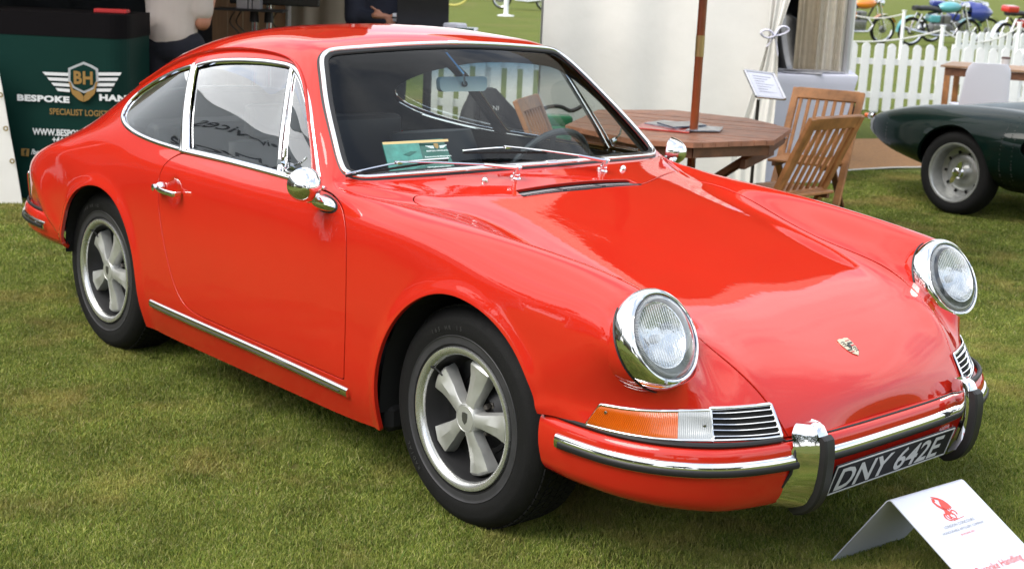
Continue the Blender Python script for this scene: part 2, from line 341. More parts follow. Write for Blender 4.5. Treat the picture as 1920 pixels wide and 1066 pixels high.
# ================================================================== the red sports car
# x forward (front axle at 0), y to the car's left, z up, metres
NET=[
#r0 nose edge
[(.345,.778,.430),(.43,.775,.436),(.52,.764,.44),(.61,.740,.44),(.69,.693,.44),(.748,.63,.44),(.79,.565,.44),(.818,.51,.44),(.838,.46,.44),(.851,.41,.438),(.859,.36,.435),(.867,.25,.429),(.868,.125,.424),(.868,0,.423)],
#r1
[(.335,.782,.44),(.40,.779,.46),(.46,.769,.478),(.53,.753,.493),(.612,.722,.505),(.67,.672,.512),(.715,.612,.515),(.75,.555,.515),(.777,.495,.513),(.80,.435,.510),(.813,.38,.506),(.834,.255,.499),(.846,.125,.495),(.850,0,.494)],
#r2
[(.30,.783,.44),(.35,.782,.475),(.41,.778,.51),(.48,.775,.555),(.545,.779,.61),(.598,.777,.672),(.65,.655,.735),(.642,.556,.642),(.690,.50,.601),(.715,.46,.596),(.73,.40,.586),(.752,.26,.573),(.767,.13,.565),(.77,0,.562)],
#r3
[(.24,.785,.42),(.28,.788,.47),(.34,.788,.53),(.40,.785,.60),(.45,.780,.68),(.495,.752,.745),(.515,.66,.793),(.54,.57,.725),(.545,.51,.688),(.55,.465,.675),(.56,.40,.667),(.58,.26,.657),(.59,.13,.651),(.593,0,.649)],
#r4
[(.15,.785,.36),(.17,.79,.43),(.20,.793,.51),(.23,.793,.61),(.25,.787,.71),(.26,.758,.765),(.265,.672,.822),(.27,.59,.768),(.275,.53,.734),(.28,.48,.727),(.285,.41,.728),(.29,.27,.726),(.295,.13,.725),(.297,0,.725)],
#r5
[(-.03,.78,.26),(-.03,.795,.36),(-.02,.80,.47),(0,.80,.60),(.0,.793,.72),(.0,.762,.800),(.0,.688,.841),(.0,.615,.812),(.0,.56,.787),(.0,.50,.782),(.0,.43,.786),(.0,.28,.788),(.0,.14,.790),(.0,0,.790)],
#r6
[(-.32,.768,.19),(-.32,.795,.29),(-.31,.804,.43),(-.31,.804,.58),(-.31,.797,.72),(-.31,.772,.820),(-.31,.708,.854),(-.31,.645,.848),(-.31,.59,.838),(-.31,.54,.839),(-.305,.46,.845),(-.30,.30,.852),(-.295,.15,.856),(-.293,0,.857)],
#r7 windscreen base
[(-.62,.765,.175),(-.62,.793,.27),(-.62,.806,.42),(-.62,.807,.57),(-.62,.801,.71),(-.62,.787,.81),(-.62,.765,.862),(-.63,.752,.873),(-.64,.744,.878),(-.65,.735,.882),(-.635,.70,.886),(-.555,.50,.897),(-.487,.25,.908),(-.465,0,.911)],
#r8
[(-.78,.765,.175),(-.78,.793,.27),(-.78,.806,.42),(-.78,.807,.57),(-.78,.801,.71),(-.78,.787,.81),(-.78,.760,.867),(-.785,.742,.905),(-.79,.722,.95),(-.79,.695,1.0),(-.765,.652,1.01),(-.71,.47,1.018),(-.665,.24,1.035),(-.65,0,1.041)],
#r9
[(-.92,.765,.175),(-.92,.793,.27),(-.92,.806,.42),(-.92,.807,.57),(-.92,.801,.71),(-.92,.787,.81),(-.92,.757,.868),(-.93,.733,.93),(-.935,.70,1.01),(-.935,.648,1.113),(-.90,.595,1.133),(-.865,.44,1.143),(-.843,.23,1.158),(-.835,0,1.164)],
#r10 header
[(-1.07,.765,.175),(-1.07,.793,.27),(-1.07,.806,.42),(-1.07,.807,.57),(-1.07,.801,.71),(-1.07,.787,.81),(-1.07,.754,.868),(-1.075,.719,.955),(-1.08,.667,1.07),(-1.09,.595,1.205),(-1.05,.53,1.247),(-1.035,.41,1.262),(-1.025,.21,1.273),(-1.02,0,1.278)],
#r11
[(-1.22,.765,.175),(-1.22,.793,.27),(-1.22,.806,.42),(-1.22,.807,.57),(-1.22,.801,.71),(-1.22,.787,.81),(-1.22,.753,.868),(-1.22,.716,.96),(-1.22,.664,1.08),(-1.22,.592,1.213),(-1.20,.525,1.267),(-1.19,.40,1.290),(-1.185,.20,1.304),(-1.18,0,1.308)],
#r12
[(-1.45,.765,.175),(-1.45,.793,.27),(-1.45,.806,.42),(-1.45,.807,.57),(-1.45,.801,.71),(-1.45,.787,.81),(-1.45,.753,.867),(-1.45,.716,.957),(-1.45,.664,1.075),(-1.45,.592,1.205),(-1.44,.522,1.263),(-1.43,.40,1.297),(-1.42,.20,1.314),(-1.42,0,1.319)],
#r13
[(-1.75,.765,.18),(-1.75,.793,.27),(-1.75,.806,.42),(-1.75,.806,.57),(-1.75,.801,.71),(-1.75,.788,.80),(-1.75,.758,.858),(-1.75,.718,.94),(-1.75,.665,1.045),(-1.75,.592,1.163),(-1.74,.520,1.225),(-1.73,.39,1.268),(-1.72,.20,1.290),(-1.72,0,1.297)],
#r14
[(-2.03,.765,.21),(-2.03,.785,.30),(-2.03,.797,.43),(-2.03,.802,.57),(-2.03,.798,.70),(-2.03,.782,.785),(-2.03,.757,.848),(-2.03,.712,.92),(-2.03,.655,1.00),(-2.03,.575,1.095),(-2.03,.50,1.158),(-2.03,.375,1.207),(-2.03,.20,1.235),(-2.03,0,1.244)],
#r15
[(-2.30,.765,.27),(-2.30,.783,.35),(-2.31,.793,.46),(-2.31,.797,.58),(-2.31,.791,.70),(-2.31,.773,.775),(-2.31,.743,.832),(-2.31,.685,.885),(-2.31,.622,.945),(-2.31,.545,1.012),(-2.31,.47,1.065),(-2.31,.355,1.110),(-2.31,.20,1.13),(-2.31,0,1.14)],
#r16
[(-2.44,.768,.34),(-2.48,.79,.40),(-2.53,.79,.48),(-2.58,.788,.58),(-2.60,.779,.68),(-2.61,.763,.745),(-2.61,.712,.782),(-2.61,.645,.815),(-2.61,.58,.847),(-2.61,.51,.882),(-2.61,.44,.912),(-2.61,.335,.942),(-2.61,.18,.962),(-2.61,0,.968)],
#r17
[(-2.51,.77,.39),(-2.59,.783,.435),(-2.68,.785,.50),(-2.77,.775,.585),(-2.84,.753,.638),(-2.88,.713,.687),(-2.89,.655,.712),(-2.90,.59,.728),(-2.90,.53,.742),(-2.90,.46,.757),(-2.90,.39,.77),(-2.90,.295,.783),(-2.90,.16,.793),(-2.90,0,.796)],
#r18
[(-2.545,.772,.41),(-2.63,.773,.44),(-2.74,.765,.485),(-2.86,.745,.54),(-2.97,.708,.57),(-3.05,.66,.59),(-3.085,.60,.60),(-3.105,.54,.605),(-3.115,.48,.61),(-3.125,.41,.615),(-3.13,.34,.617),(-3.135,.25,.62),(-3.14,.13,.622),(-3.14,0,.623)],
#r19
[(-2.56,.77,.43),(-2.66,.765,.435),(-2.78,.75,.44),(-2.90,.725,.445),(-3.00,.685,.45),(-3.07,.635,.45),(-3.11,.57,.45),(-3.135,.50,.45),(-3.15,.43,.45),(-3.16,.36,.45),(-3.165,.30,.45),(-3.17,.20,.45),(-3.175,.10,.45),(-3.175,0,.45)],
]

def spl(t, P, T):
    t = np.asarray(t, float); P = np.asarray(P, float); n = len(t)
    if n == 2:
        w = ((T-t[0])/(t[1]-t[0]))[:, None]; return P[0]*(1-w)+P[1]*w
    h = np.diff(t); A = np.zeros((n, n)); B = np.zeros((n, P.shape[1])); A[0, 0] = A[-1, -1] = 1
    for i in range(1, n-1):
        A[i, i-1] = h[i-1]; A[i, i] = 2*(h[i-1]+h[i]); A[i, i+1] = h[i]; B[i] = 6*((P[i+1]-P[i])/h[i]-(P[i]-P[i-1])/h[i-1])
    M = np.linalg.solve(A, B); k = np.clip(np.searchsorted(t, T, side='right')-1, 0, n-2); a = (t[k+1]-T)[:, None]; b = (T-t[k])[:, None]; H = h[k][:, None]
    return (M[k]*a**3+M[k+1]*b**3)/(6*H)+(P[k]/H-M[k]*H/6)*a+(P[k+1]/H-M[k+1]*H/6)*b
def curve(P, n=200, closed=False, pw=.5):
    """smooth curve through points"""
    P = np.array(P, float)
    if closed: P = np.concatenate([P[-3:], P, P[:4]])
    t = np.r_[0, np.cumsum(np.linalg.norm(np.diff(P, axis=0), axis=1)**pw)]
    if closed: T = np.linspace(t[3], t[-4], n+1)[:-1]
    else: T = np.linspace(0, t[-1], n)
    return spl(t, P, T)
def resample(P, n, closed=False):
    P = np.array(P, float); Q = np.concatenate([P, P[:1]]) if closed else P
    t = np.r_[0, np.cumsum(np.linalg.norm(np.diff(Q, axis=0), axis=1))]; T = np.linspace(0, t[-1], n+1)[:-1] if closed else np.linspace(0, t[-1], n)
    return np.stack([np.interp(T, t, Q[:, k]) for k in range(Q.shape[1])], 1)
def rounded(P, r, n=6):
    """closed polygon with corners rounded by radius r (scalar or per corner)"""
    P = np.array(P, float); m = len(P); out = []
    for i in range(m):
        a, b, c = P[i-1], P[i], P[(i+1) % m]; ri = r[i] if hasattr(r, '__len__') else r
        u = a-b; v = c-b; lu, lv = np.linalg.norm(u), np.linalg.norm(v); k = min(ri, lu*.49, lv*.49)
        if k < 1e-4: out.append(b); continue
        p, q_ = b+u/lu*k, b+v/lv*k
        for s in np.linspace(0, 1, n): out.append((1-s)**2*p+2*s*(1-s)*b+s*s*q_)
    return np.array(out)
def sdf(P, poly):
    """signed distance of 2D points to closed polygon, negative inside"""
    P = np.asarray(P, float); poly = np.asarray(poly, float); A = poly; B = np.roll(poly, -1, 0); d = np.full(len(P), 1e9); ins = np.zeros(len(P), bool)
    for a, b in zip(A, B):
        e = b-a; w = P-a; t = np.clip((w @ e)/max(e @ e, 1e-12), 0, 1); q_ = w-t[:, None]*e; d = np.minimum(d, (q_**2).sum(1))
        c = (a[1] > P[:, 1]) != (b[1] > P[:, 1])
        with np.errstate(divide='ignore', invalid='ignore'): xx = a[0]+(P[:, 1]-a[1])*(b[0]-a[0])/(b[1]-a[1])
        ins ^= c & (P[:, 0] < xx)
    d = np.sqrt(d); return np.where(ins, -d, d)
def smin(a, b): return np.minimum(a, b)
RU, CV = 26, 13
def body_grid():
    Nn = np.array(NET, float); nr, nc = Nn.shape[:2]; cols = []
    for c in range(nc):
        P = Nn[:, c]; Lc = np.r_[0, np.cumsum(np.linalg.norm(np.diff(P, axis=0), axis=1)**.75+1e-4)]; out = []
        brk = [0, 7, nr-1] if c >= 9 else [0, nr-1]
        for a, b in zip(brk[:-1], brk[1:]):
            T = np.concatenate([np.linspace(Lc[i], Lc[i+1], RU+1)[:-1] for i in range(a, b)]+[[Lc[b]]]); S_ = spl(Lc[a:b+1], P[a:b+1], T)
            out.append(S_ if b == nr-1 else S_[:-1])
        cols.append(np.concatenate(out))
    C_ = np.stack(cols, 1); G = []
    for row in C_:
        Lr = np.r_[0, np.cumsum(np.linalg.norm(np.diff(row, axis=0), axis=1)**.7+1e-4)]; m = row[::-1][1:]*[1, -1, 1]
        T = np.concatenate([np.linspace(Lr[i], Lr[i+1], CV+1)[:-1] for i in range(nc-1)]+[[Lr[-1]]])
        G.append(spl(np.r_[Lr, 2*Lr[-1]-Lr[::-1][1:]], np.concatenate([row, m]), T))
    return np.array(G)
G0 = body_grid(); NR, NC = G0.shape[:2]
def gnormals(G):
    du = np.gradient(G, axis=0); dv = np.gradient(G, axis=1); n = np.cross(du, dv); ln = np.linalg.norm(n, axis=2, keepdims=True)
    n = n/np.maximum(ln, 1e-9); f = n[150, 40]; n = n*(1 if f[1] > 0 else -1); n[:, -1, 1] = 0; return n/np.maximum(np.linalg.norm(n, axis=2, keepdims=True), 1e-9)
N0 = gnormals(G0)
ARF = curve([(-.342, .10), (-.341, .18), (-.337, .26), (-.327, .369), (-.292, .474), (-.226, .568), (-.134, .638), (-.035, .672), (.066, .672), (.170, .642), (.255, .584), (.315, .51), (.345, .435), (.35, .37)], 90)
ARF = np.concatenate([ARF, [(.36, .0), (-.34, .0)]])
ARR = curve([(-1.80, .10), (-1.80, .20), (-1.805, .32), (-1.826, .446), (-1.882, .552), (-1.97, .630), (-2.08, .664), (-2.19, .660), (-2.30, .625), (-2.39, .56), (-2.445, .48), (-2.465, .42), (-2.47, .34)], 90)
ARR = np.concatenate([ARR, [(-2.47, .0), (-1.80, .0)]])
# flared lip and small shapes pressed into the surface
xz = G0[:, :, [0, 2]].reshape(-1, 2); side = (G0[:, :, 1].reshape(-1) > .6)
dF, dR = sdf(xz, ARF), sdf(xz, ARR)
bulge = np.zeros(len(xz))
for d_ in (dF, dR): bulge += np.where((d_ > -.2) & side, .011*np.exp(-(np.maximum(d_, 0)/.028)**2), 0)
HND = np.array([-1.535, .733])
rh = np.linalg.norm((xz-HND)*[1, 1], axis=1); bulge -= np.where(side, .012*np.clip(1-(rh/.052)**2, 0, 1)**1.2, 0)
G1 = G0+N0*bulge.reshape(NR, NC, 1)*np.array([.25, 1, .25]); N1 = gnormals(G1)
U, Vv = np.meshgrid(np.arange(NR)/RU, np.arange(NC)/CV, indexing='ij')
ATT = np.concatenate([G1, N1, U[..., None], Vv[..., None]], 2).reshape(-1, 8)
idx = np.arange(NR*NC).reshape(NR, NC)
QUADS = np.stack([idx[:-1, :-1], idx[1:, :-1], idx[1:, 1:], idx[:-1, 1:]], -1).reshape(-1, 4)
v_ = ATT[QUADS[3000]]; fn_ = np.cross(v_[1, :3]-v_[0, :3], v_[2, :3]-v_[0, :3])
if fn_ @ v_[0, 3:6] < 0: QUADS = QUADS[:, ::-1]
def clip(A, F, d, keep_neg=True):
    """keep the part of a mesh where d<0 (or >0); A attribute rows, F list of polygons"""
    if not keep_neg: d = -d
    ins = d <= 0; out = []; new = []; cache = {}; nA = len(A)
    for f in F:
        s = ins[list(f)]
        if s.all(): out.append(tuple(f)); continue
        if not s.any(): continue
        p = []; n = len(f)
        for i in range(n):
            a, b = f[i], f[(i+1) % n]
            if ins[a]: p.append(a)
            if ins[a] != ins[b]:
                k = (a, b) if a < b else (b, a)
                if k not in cache:
                    t = d[k[0]]/(d[k[0]]-d[k[1]]); r = A[k[0]]*(1-t)+A[k[1]]*t; cache[k] = nA+len(new); new.append(r)
                p.append(cache[k])
        if len(p) > 2: out.append(tuple(p))
    A2 = np.concatenate([A, np.array(new)]) if new else A
    used = np.unique(np.concatenate([np.array(f) for f in out])) if out else np.array([], int)
    mp_ = -np.ones(len(A2), int); mp_[used] = np.arange(len(used)); return A2[used], [tuple(mp_[list(f)]) for f in out]
def flange(A, F, depth=.012, skip=lambda p: abs(p[1]) < 1e-3):
    """turn every open edge inwards"""
    cnt = {}
    for f in F:
        for a, b in zip(f, f[1:]+f[:1]):
            k = (min(a, b), max(a, b)); cnt[k] = cnt.get(k, 0)+1 if k in cnt else 1
            cnt[('d', k)] = (a, b)
    V = list(A[:, :3]); Nn = list(A[:, 3:6]); F = list(F); loc = {}
    edges = [(cnt[('d', k)]) for k, v in cnt.items() if k[0] != 'd' and v == 1 and not (skip(A[k[0]]) and skip(A[k[1]]))]
    acc = {}
    for a, b in edges:
        e = A[b, :3]-A[a, :3]; n = np.cross(e, A[a, 3:6]); n = n/(np.linalg.norm(n)+1e-9)
        for v in (a, b): acc[v] = acc.get(v, 0)+n
    for v, n in acc.items():
        n = n/(np.linalg.norm(n)+1e-9); m_ = n; r = .0018
        loc[v] = (len(V), len(V)+1, len(V)+2)
        N_ = A[v, 3:6]; V.append(A[v, :3]+m_*r-N_*r*1.0); Nn.append((m_+N_*.3)/np.linalg.norm(m_+N_*.3))
        V.append(A[v, :3]+m_*r-N_*r*1.0); Nn.append(m_); V.append(A[v, :3]+m_*r*.5-N_*depth); Nn.append(m_)
    for a, b in edges:
        F.append((b, a, loc[a][0], loc[b][0])); F.append((loc[b][1], loc[a][1], loc[a][2], loc[b][2]))
    return np.array(V), F, np.array(Nn)
def sym(name, A, F, m, parent, fl=.012, offset=0., both=True, side=1, flip=False, smooth_n=True):
    """mesh object from attribute mesh; both: mirrored halves joined, else the side's own"""
    A = A.copy()
    if offset: A[:, :3] += A[:, 3:6]*offset
    if fl: V, F2, Nn = flange(A, F, fl)
    else: V, F2, Nn = A[:, :3], list(F), A[:, 3:6]
    if flip: F2 = [f[::-1] for f in F2]; Nn = -Nn
    Vm = V*[1, -1, 1]; Nm = Nn*[1, -1, 1]; Fm = [f[::-1] for f in F2]
    if both: V2 = np.concatenate([V, Vm]); F3 = F2+[tuple(i+len(V) for i in f) for f in Fm]; N2 = np.concatenate([Nn, Nm])
    elif side > 0: V2, F3, N2 = V, F2, Nn
    else: V2, F3, N2 = Vm, Fm, Nm
    return mobj(name, V2, F3, m, parent, True, N2)
BV = BVHTree.FromPolygons([tuple(p) for p in ATT[:, :3]], [tuple(int(i) for i in f) for f in QUADS])
def side_pt(x, z, off=0.):
    h = BV.ray_cast(Vector((x, 2, z)), Vector((0, -1, 0)))
    if h[0] is None: h = BV.find_nearest(Vector((x, .7, z)))
    n = nearn(h[0]); return np.array(h[0])+n*off, n
def top_pt(x, y, off=0.):
    h = BV.ray_cast(Vector((x, max(abs(y), 1e-4), 3)), Vector((0, 0, -1))); n = nearn(h[0]); m_ = np.array([1, -1 if y < 0 else 1, 1]); return (np.array(h[0])+n*off)*m_, n*m_
from mathutils.kdtree import KDTree
KD = KDTree(len(ATT)); [KD.insert(Vector(p[:3]), i) for i, p in enumerate(ATT)]; KD.balance()
def nearn(p): i = KD.find(p)[1]; return ATT[i, 3:6]
def uv_pt(u, v, off=0.):
    a, b = min(max(u*RU, 0), NR-1.001), min(max(v*CV, 0), NC-1.001); i, j = int(a), int(b); s, t = a-i, b-j
    def bl(X): return (X[i, j]*(1-s)+X[i+1, j]*s)*(1-t)+(X[i, j+1]*(1-s)+X[i+1, j+1]*s)*t
    n = bl(N1); n = n/np.linalg.norm(n); return bl(G1)+n*off, n
def strip(mb, P, Nn, w, h, closed=False, n=8, lift=0.):
    """moulding: half-round section w wide, h proud, following surface points P with normals"""
    P = np.asarray(P, float); Nn = np.asarray(Nn, float); m = len(P); T = np.roll(P, -1, 0)-np.roll(P, 1, 0)
    if not closed: T[0] = P[1]-P[0]; T[-1] = P[-1]-P[-2]
    T /= np.linalg.norm(T, axis=1)[:, None]+1e-12; B = np.cross(T, Nn); B /= np.linalg.norm(B, axis=1)[:, None]+1e-12; V = []
    for i in range(m):
        for k in range(n+1):
            a = PI*k/n; V.append(P[i]+B[i]*math.cos(a)*w/2+Nn[i]*(lift+math.sin(a)**.7*h))
    F = []; c = n+1
    for i in range(m if closed else m-1):
        j = (i+1) % m
        for k in range(n): F.append((i*c+k, i*c+k+1, j*c+k+1, j*c+k))
        F.append((i*c+n, i*c, j*c, j*c+n))
    if not closed: F += [tuple(range(c)), tuple((m-1)*c+k for k in range(c))[::-1]]
    mb.add(V, F)
def mirror(V): return np.asarray(V)*[1, -1, 1]
def mir(mb, sd):
    if sd < 0: mb.V = [(x, -y, z) for x, y, z in mb.V]; mb.F = [f[::-1] for f in mb.F]
    return mb

car = thing('sports_car', 'glossy red vintage two-door coupe with chrome trim parked on the lawn in front', 'car')
DOOR = rounded([(-.73, .8635), (-.62, .858), (-.545, .828), (-.503, .76), (-.489, .62), (-.486, .50), (-.490, .40), (-.498, .306), (-.75, .309), (-1.1, .314), (-1.38, .320), (-1.47, .336), (-1.535, .40), (-1.60, .53), (-1.645, .66), (-1.652, .765), (-1.625, .825), (-1.56, .8605), (-1.2, .8655)],
               [.02, .04, .06, .08, .1, .1, .1, .012, .1, .1, .1, .06, .1, .1, .08, .06, .05, .02, .1])
DWIN = rounded([(-.700, .872), (-.95, .873), (-1.25, .874), (-1.535, .871), (-1.60, .955), (-1.66, 1.055), (-1.728, 1.150), (-1.60, 1.176), (-1.43, 1.193), (-1.25, 1.2025), (-1.10, 1.199), (-1.02, 1.168), (-.90, 1.085), (-.785, .952)],
               [.02, .1, .1, .01, .1, .1, .012, .1, .1, .1, .06, .06, .1, .1])
QWIN = rounded([(-1.572, .869), (-1.77, .873), (-1.93, .884), (-2.06, .903), (-2.15, .928), (-2.185, .965), (-2.155, 1.012), (-2.055, 1.062), (-1.90, 1.114), (-1.752, 1.147), (-1.69, 1.06), (-1.62, .95)],
               [.01, .1, .1, .08, .06, .04, .05, .1, .1, .015, .1, .1])
WSU = rounded([(7.10, 13.6), (7.10, 9.86), (9.93, 9.92), (9.93, 13.6)], [0, .55, .5, 0], 10)
RWU = rounded([(14.6, 14), (14.6, 10.8), (15.95, 10.8), (15.95, 14)], [0, .4, .4, 0], 10)
VENT = rounded([(-.300, -.270), (-.300, .270), (-.366, .256), (-.366, -.256)], .006)
HOOD = rounded([(.9, -.06), (.9, .36), (.86, .398), (.80, .424), (.735, .460), (.65, .490), (.5, .512), (.3, .532), (.1, .556), (-.1, .585), (-.28, .606), (-.43, .608), (-.452, .585), (-.42, .50), (-.362, .38), (-.318, .275), (-.308, 0), (-.308, -.06)],
               [0, .0, .05, .05, .1, .1, .1, .1, .1, .1, .1, .05, .03, .1, .1, .05, 0, 0])
HC = np.array([.630, .652, .675]); HT = .47; HN = np.array([math.cos(HT)*math.cos(-.04), math.cos(HT)*math.sin(-.04), math.sin(HT)]); HR = .129
def fd(kind, A):
    if kind == 'side': return A[:, [0, 2]]
    if kind == 'top': return A[:, [0, 1]]
    return A[:, [6, 7]]
def cut(A, F, poly, kind, keep_in, gap=0., cond=None):
    d = sdf(fd(kind, A), poly)
    if cond is not None: d = np.where(cond(A), d, 1.)
    return clip(A, F, d+gap if keep_in else d-gap, keep_in)
sidec = lambda A: A[:, 1] > .5
topc = lambda A: (A[:, 6] < 7.6) & (A[:, 7] > 6.2)
A, F = ATT, [tuple(f) for f in QUADS]
for poly, kind, cond in ((ARF, 'side', sidec), (ARR, 'side', sidec), (DOOR, 'side', sidec), (DWIN, 'side', sidec), (QWIN, 'side', sidec), (WSU, 'uv', None), (RWU, 'uv', None), (HOOD, 'top', topc)):
    gp = .0036 if poly is DOOR or poly is HOOD else 0.
    A, F = cut(A, F, poly, kind, False, gp, cond)
A, F = cut(A, F, VENT, 'top', False, 0., topc)
def axd(A):
    r = A[:, :3]-HC; al = r @ HN; rr = np.linalg.norm(r-al[:, None]*HN, axis=1); return np.where(A[:, 0] > .3, np.maximum(-(al+.012), rr-(HR-.004)), 1.)
A, F = clip(A, F, axd(A), False)
body = sym('body', A, F, RED, car, .014)
A, F = cut(ATT, [tuple(f) for f in QUADS], DOOR, 'side', True, .0032, sidec)
doors = [sym('door', A, F, RED, car, .014, both=False, side=s) for s in (-1, 1)]
A, F = cut(ATT, [tuple(f) for f in QUADS], HOOD, 'top', True, .0032, topc); A, F = clip(A, F, axd(A), False)
hood = sym('bonnet', A, F, RED, car, .014)
# dark inner skins standing in for the shade inside the shut lines
A, F = cut(ATT, [tuple(f) for f in QUADS], HOOD, 'top', True, -.03, topc); A, F = cut(A, F, VENT, 'top', False, .0, topc); A, F = clip(A, F, axd(A), False); sym('bonnet_seal', A, F, RUB, body, 0, -.013)
A, F = cut(ATT, [tuple(f) for f in QUADS], DOOR, 'side', True, -.025, sidec); A, F = clip(A, F, sdf(A[:, [0, 2]], ARF), False); A, F = clip(A, F, A[:, 2]-.866, True)
sym('door_seal', A, F, RUB, body, 0, -.0135)
# glass
A, F = cut(ATT, [tuple(f) for f in QUADS], WSU, 'uv', True, -.03); sym('windscreen', A, F, GLW, car, 0, -.006)
A, F = cut(ATT, [tuple(f) for f in QUADS], RWU, 'uv', True, -.03); sym('rear_window', A, F, GLR, car, 0, -.006)
VD = np.array([(-1.103, 1.25), (-1.103, 1.196), (-.945, .872), (-.945, .80)])
VDN = np.array([(-1.103, 1.196), (-.945, .872)]); vn = np.array([VDN[0, 1]-VDN[1, 1], VDN[1, 0]-VDN[0, 0]]); vn /= np.linalg.norm(vn)
A, F = cut(ATT, [tuple(f) for f in QUADS], DWIN, 'side', True, -.008, sidec); dv_ = (A[:, [0, 2]]-VDN[0]) @ vn
Aw, Fw = clip(A, F, dv_, True); Ax, Fx = clip(A, F, dv_, False)
if Aw[:, 0].mean() > Ax[:, 0].mean(): Aw, Fw, Ax, Fx = Ax, Fx, Aw, Fw
A2, F2_ = cut(ATT, [tuple(f) for f in QUADS], QWIN, 'side', True, -.008, sidec)
for s in (-1, 1):
    sym('door_window', Aw, Fw, GLS, car, 0, -.010, both=False, side=s)
    sym('vent_window', Ax, Fx, GLS, car, 0, -.007, both=False, side=s)
    sym('rear_side_window', A2, F2_, GLS, car, 0, -.006, both=False, side=s)
# inner trim shell of the cabin
A, F = clip(ATT, [tuple(f) for f in QUADS], np.where((ATT[:, 6] > 7.02) & (ATT[:, 6] < 17.2) & (ATT[:, 7] > 5.5), -1., 1.), True)
for poly, kind, cond in ((DWIN, 'side', sidec), (QWIN, 'side', sidec), (WSU, 'uv', None), (RWU, 'uv', None)): A, F = cut(A, F, poly, kind, False, -.006, cond)
sym('headlining', A, F, HEADL, car, -.018, -.024, flip=True)
A, F = clip(ATT, [tuple(f) for f in QUADS], np.where((ATT[:, 6] > 6.7) & (ATT[:, 6] < 14.6) & (ATT[:, 7] < 6.02), -1., 1.), True); A, F = clip(A, F, np.minimum(sdf(A[:, [0, 2]], ARF), sdf(A[:, [0, 2]], ARR))-.02, False)
sym('door_card', A, F, VINYL, car, 0, -.06, flip=True)

# mouldings round the windows
def side_curve(P, off=0.):
    q_ = [side_pt(x, z, off) for x, z in P]; return np.array([a for a, _ in q_]), np.array([b for _, b in q_])
def ws_full(poly, m):
    """closed loop over both halves from a half outline in grid space"""
    h = [p for p in poly if p[1] < 13.0]; top = poly[-1]; P, Nn = [], []
    h = resample([(poly[0][0], 13.)]+list(h)+[(poly[-1][0], 13.)], m)
    for u, v in h: p, n = uv_pt(u, v); P.append(p); Nn.append(n)
    P = np.array(P); Nn = np.array(Nn); Q = P[::-1][1:-1]*[1, -1, 1]; R_ = Nn[::-1][1:-1]*[1, -1, 1]
    return np.concatenate([P, Q]), np.concatenate([Nn, R_])
def smoothn(Nn, k=3):
    for _ in range(k): Nn = (np.roll(Nn, 1, 0)+Nn*2+np.roll(Nn, -1, 0)); Nn /= np.linalg.norm(Nn, axis=1)[:, None]
    return Nn
for nm, poly, ofs in (('windscreen', WSU, 1), ('rear_window', RWU, 1)):
    P, Nn = ws_full(poly, 110); c0 = P.mean(0)
    if nm == 'windscreen':   # lean the moulding's normals to the glass plane so the base does not follow the scuttle
        gn = np.array([.55, 0, .83]); Nn = smoothn(Nn*.45+gn*.55+np.stack([0*P[:, 0], P[:, 1]*.55, 0*P[:, 0]], 1), 8)
    T = np.roll(P, -1, 0)-np.roll(P, 1, 0); T /= np.linalg.norm(T, axis=1)[:, None]; B = np.cross(T, Nn); B /= np.linalg.norm(B, axis=1)[:, None]
    if (B[0] @ (P[0]-c0)) < 0: B = -B
    mb = MB(); strip(mb, P+B*.002, Nn, .040, .008, True, 6, -.004); mb.build(nm+'_seal', RUB, car)
    mb = MB(); strip(mb, P+B*.004, Nn, .0165, .009, True, 8, .002); o = mb.build(nm+'_moulding', CHR, car)
    if nm == 'windscreen':
        mb = MB()
        for i0 in (0, 109): mb = MB(); strip(mb, np.array([P[i0]+B[i0]*.004+[0, y, 0] for y in (-.022, 0, .022)]), np.array([Nn[i0]]*3), .019, .0105, False, 8, .002); mb.build('joint_cover', CHR, o)
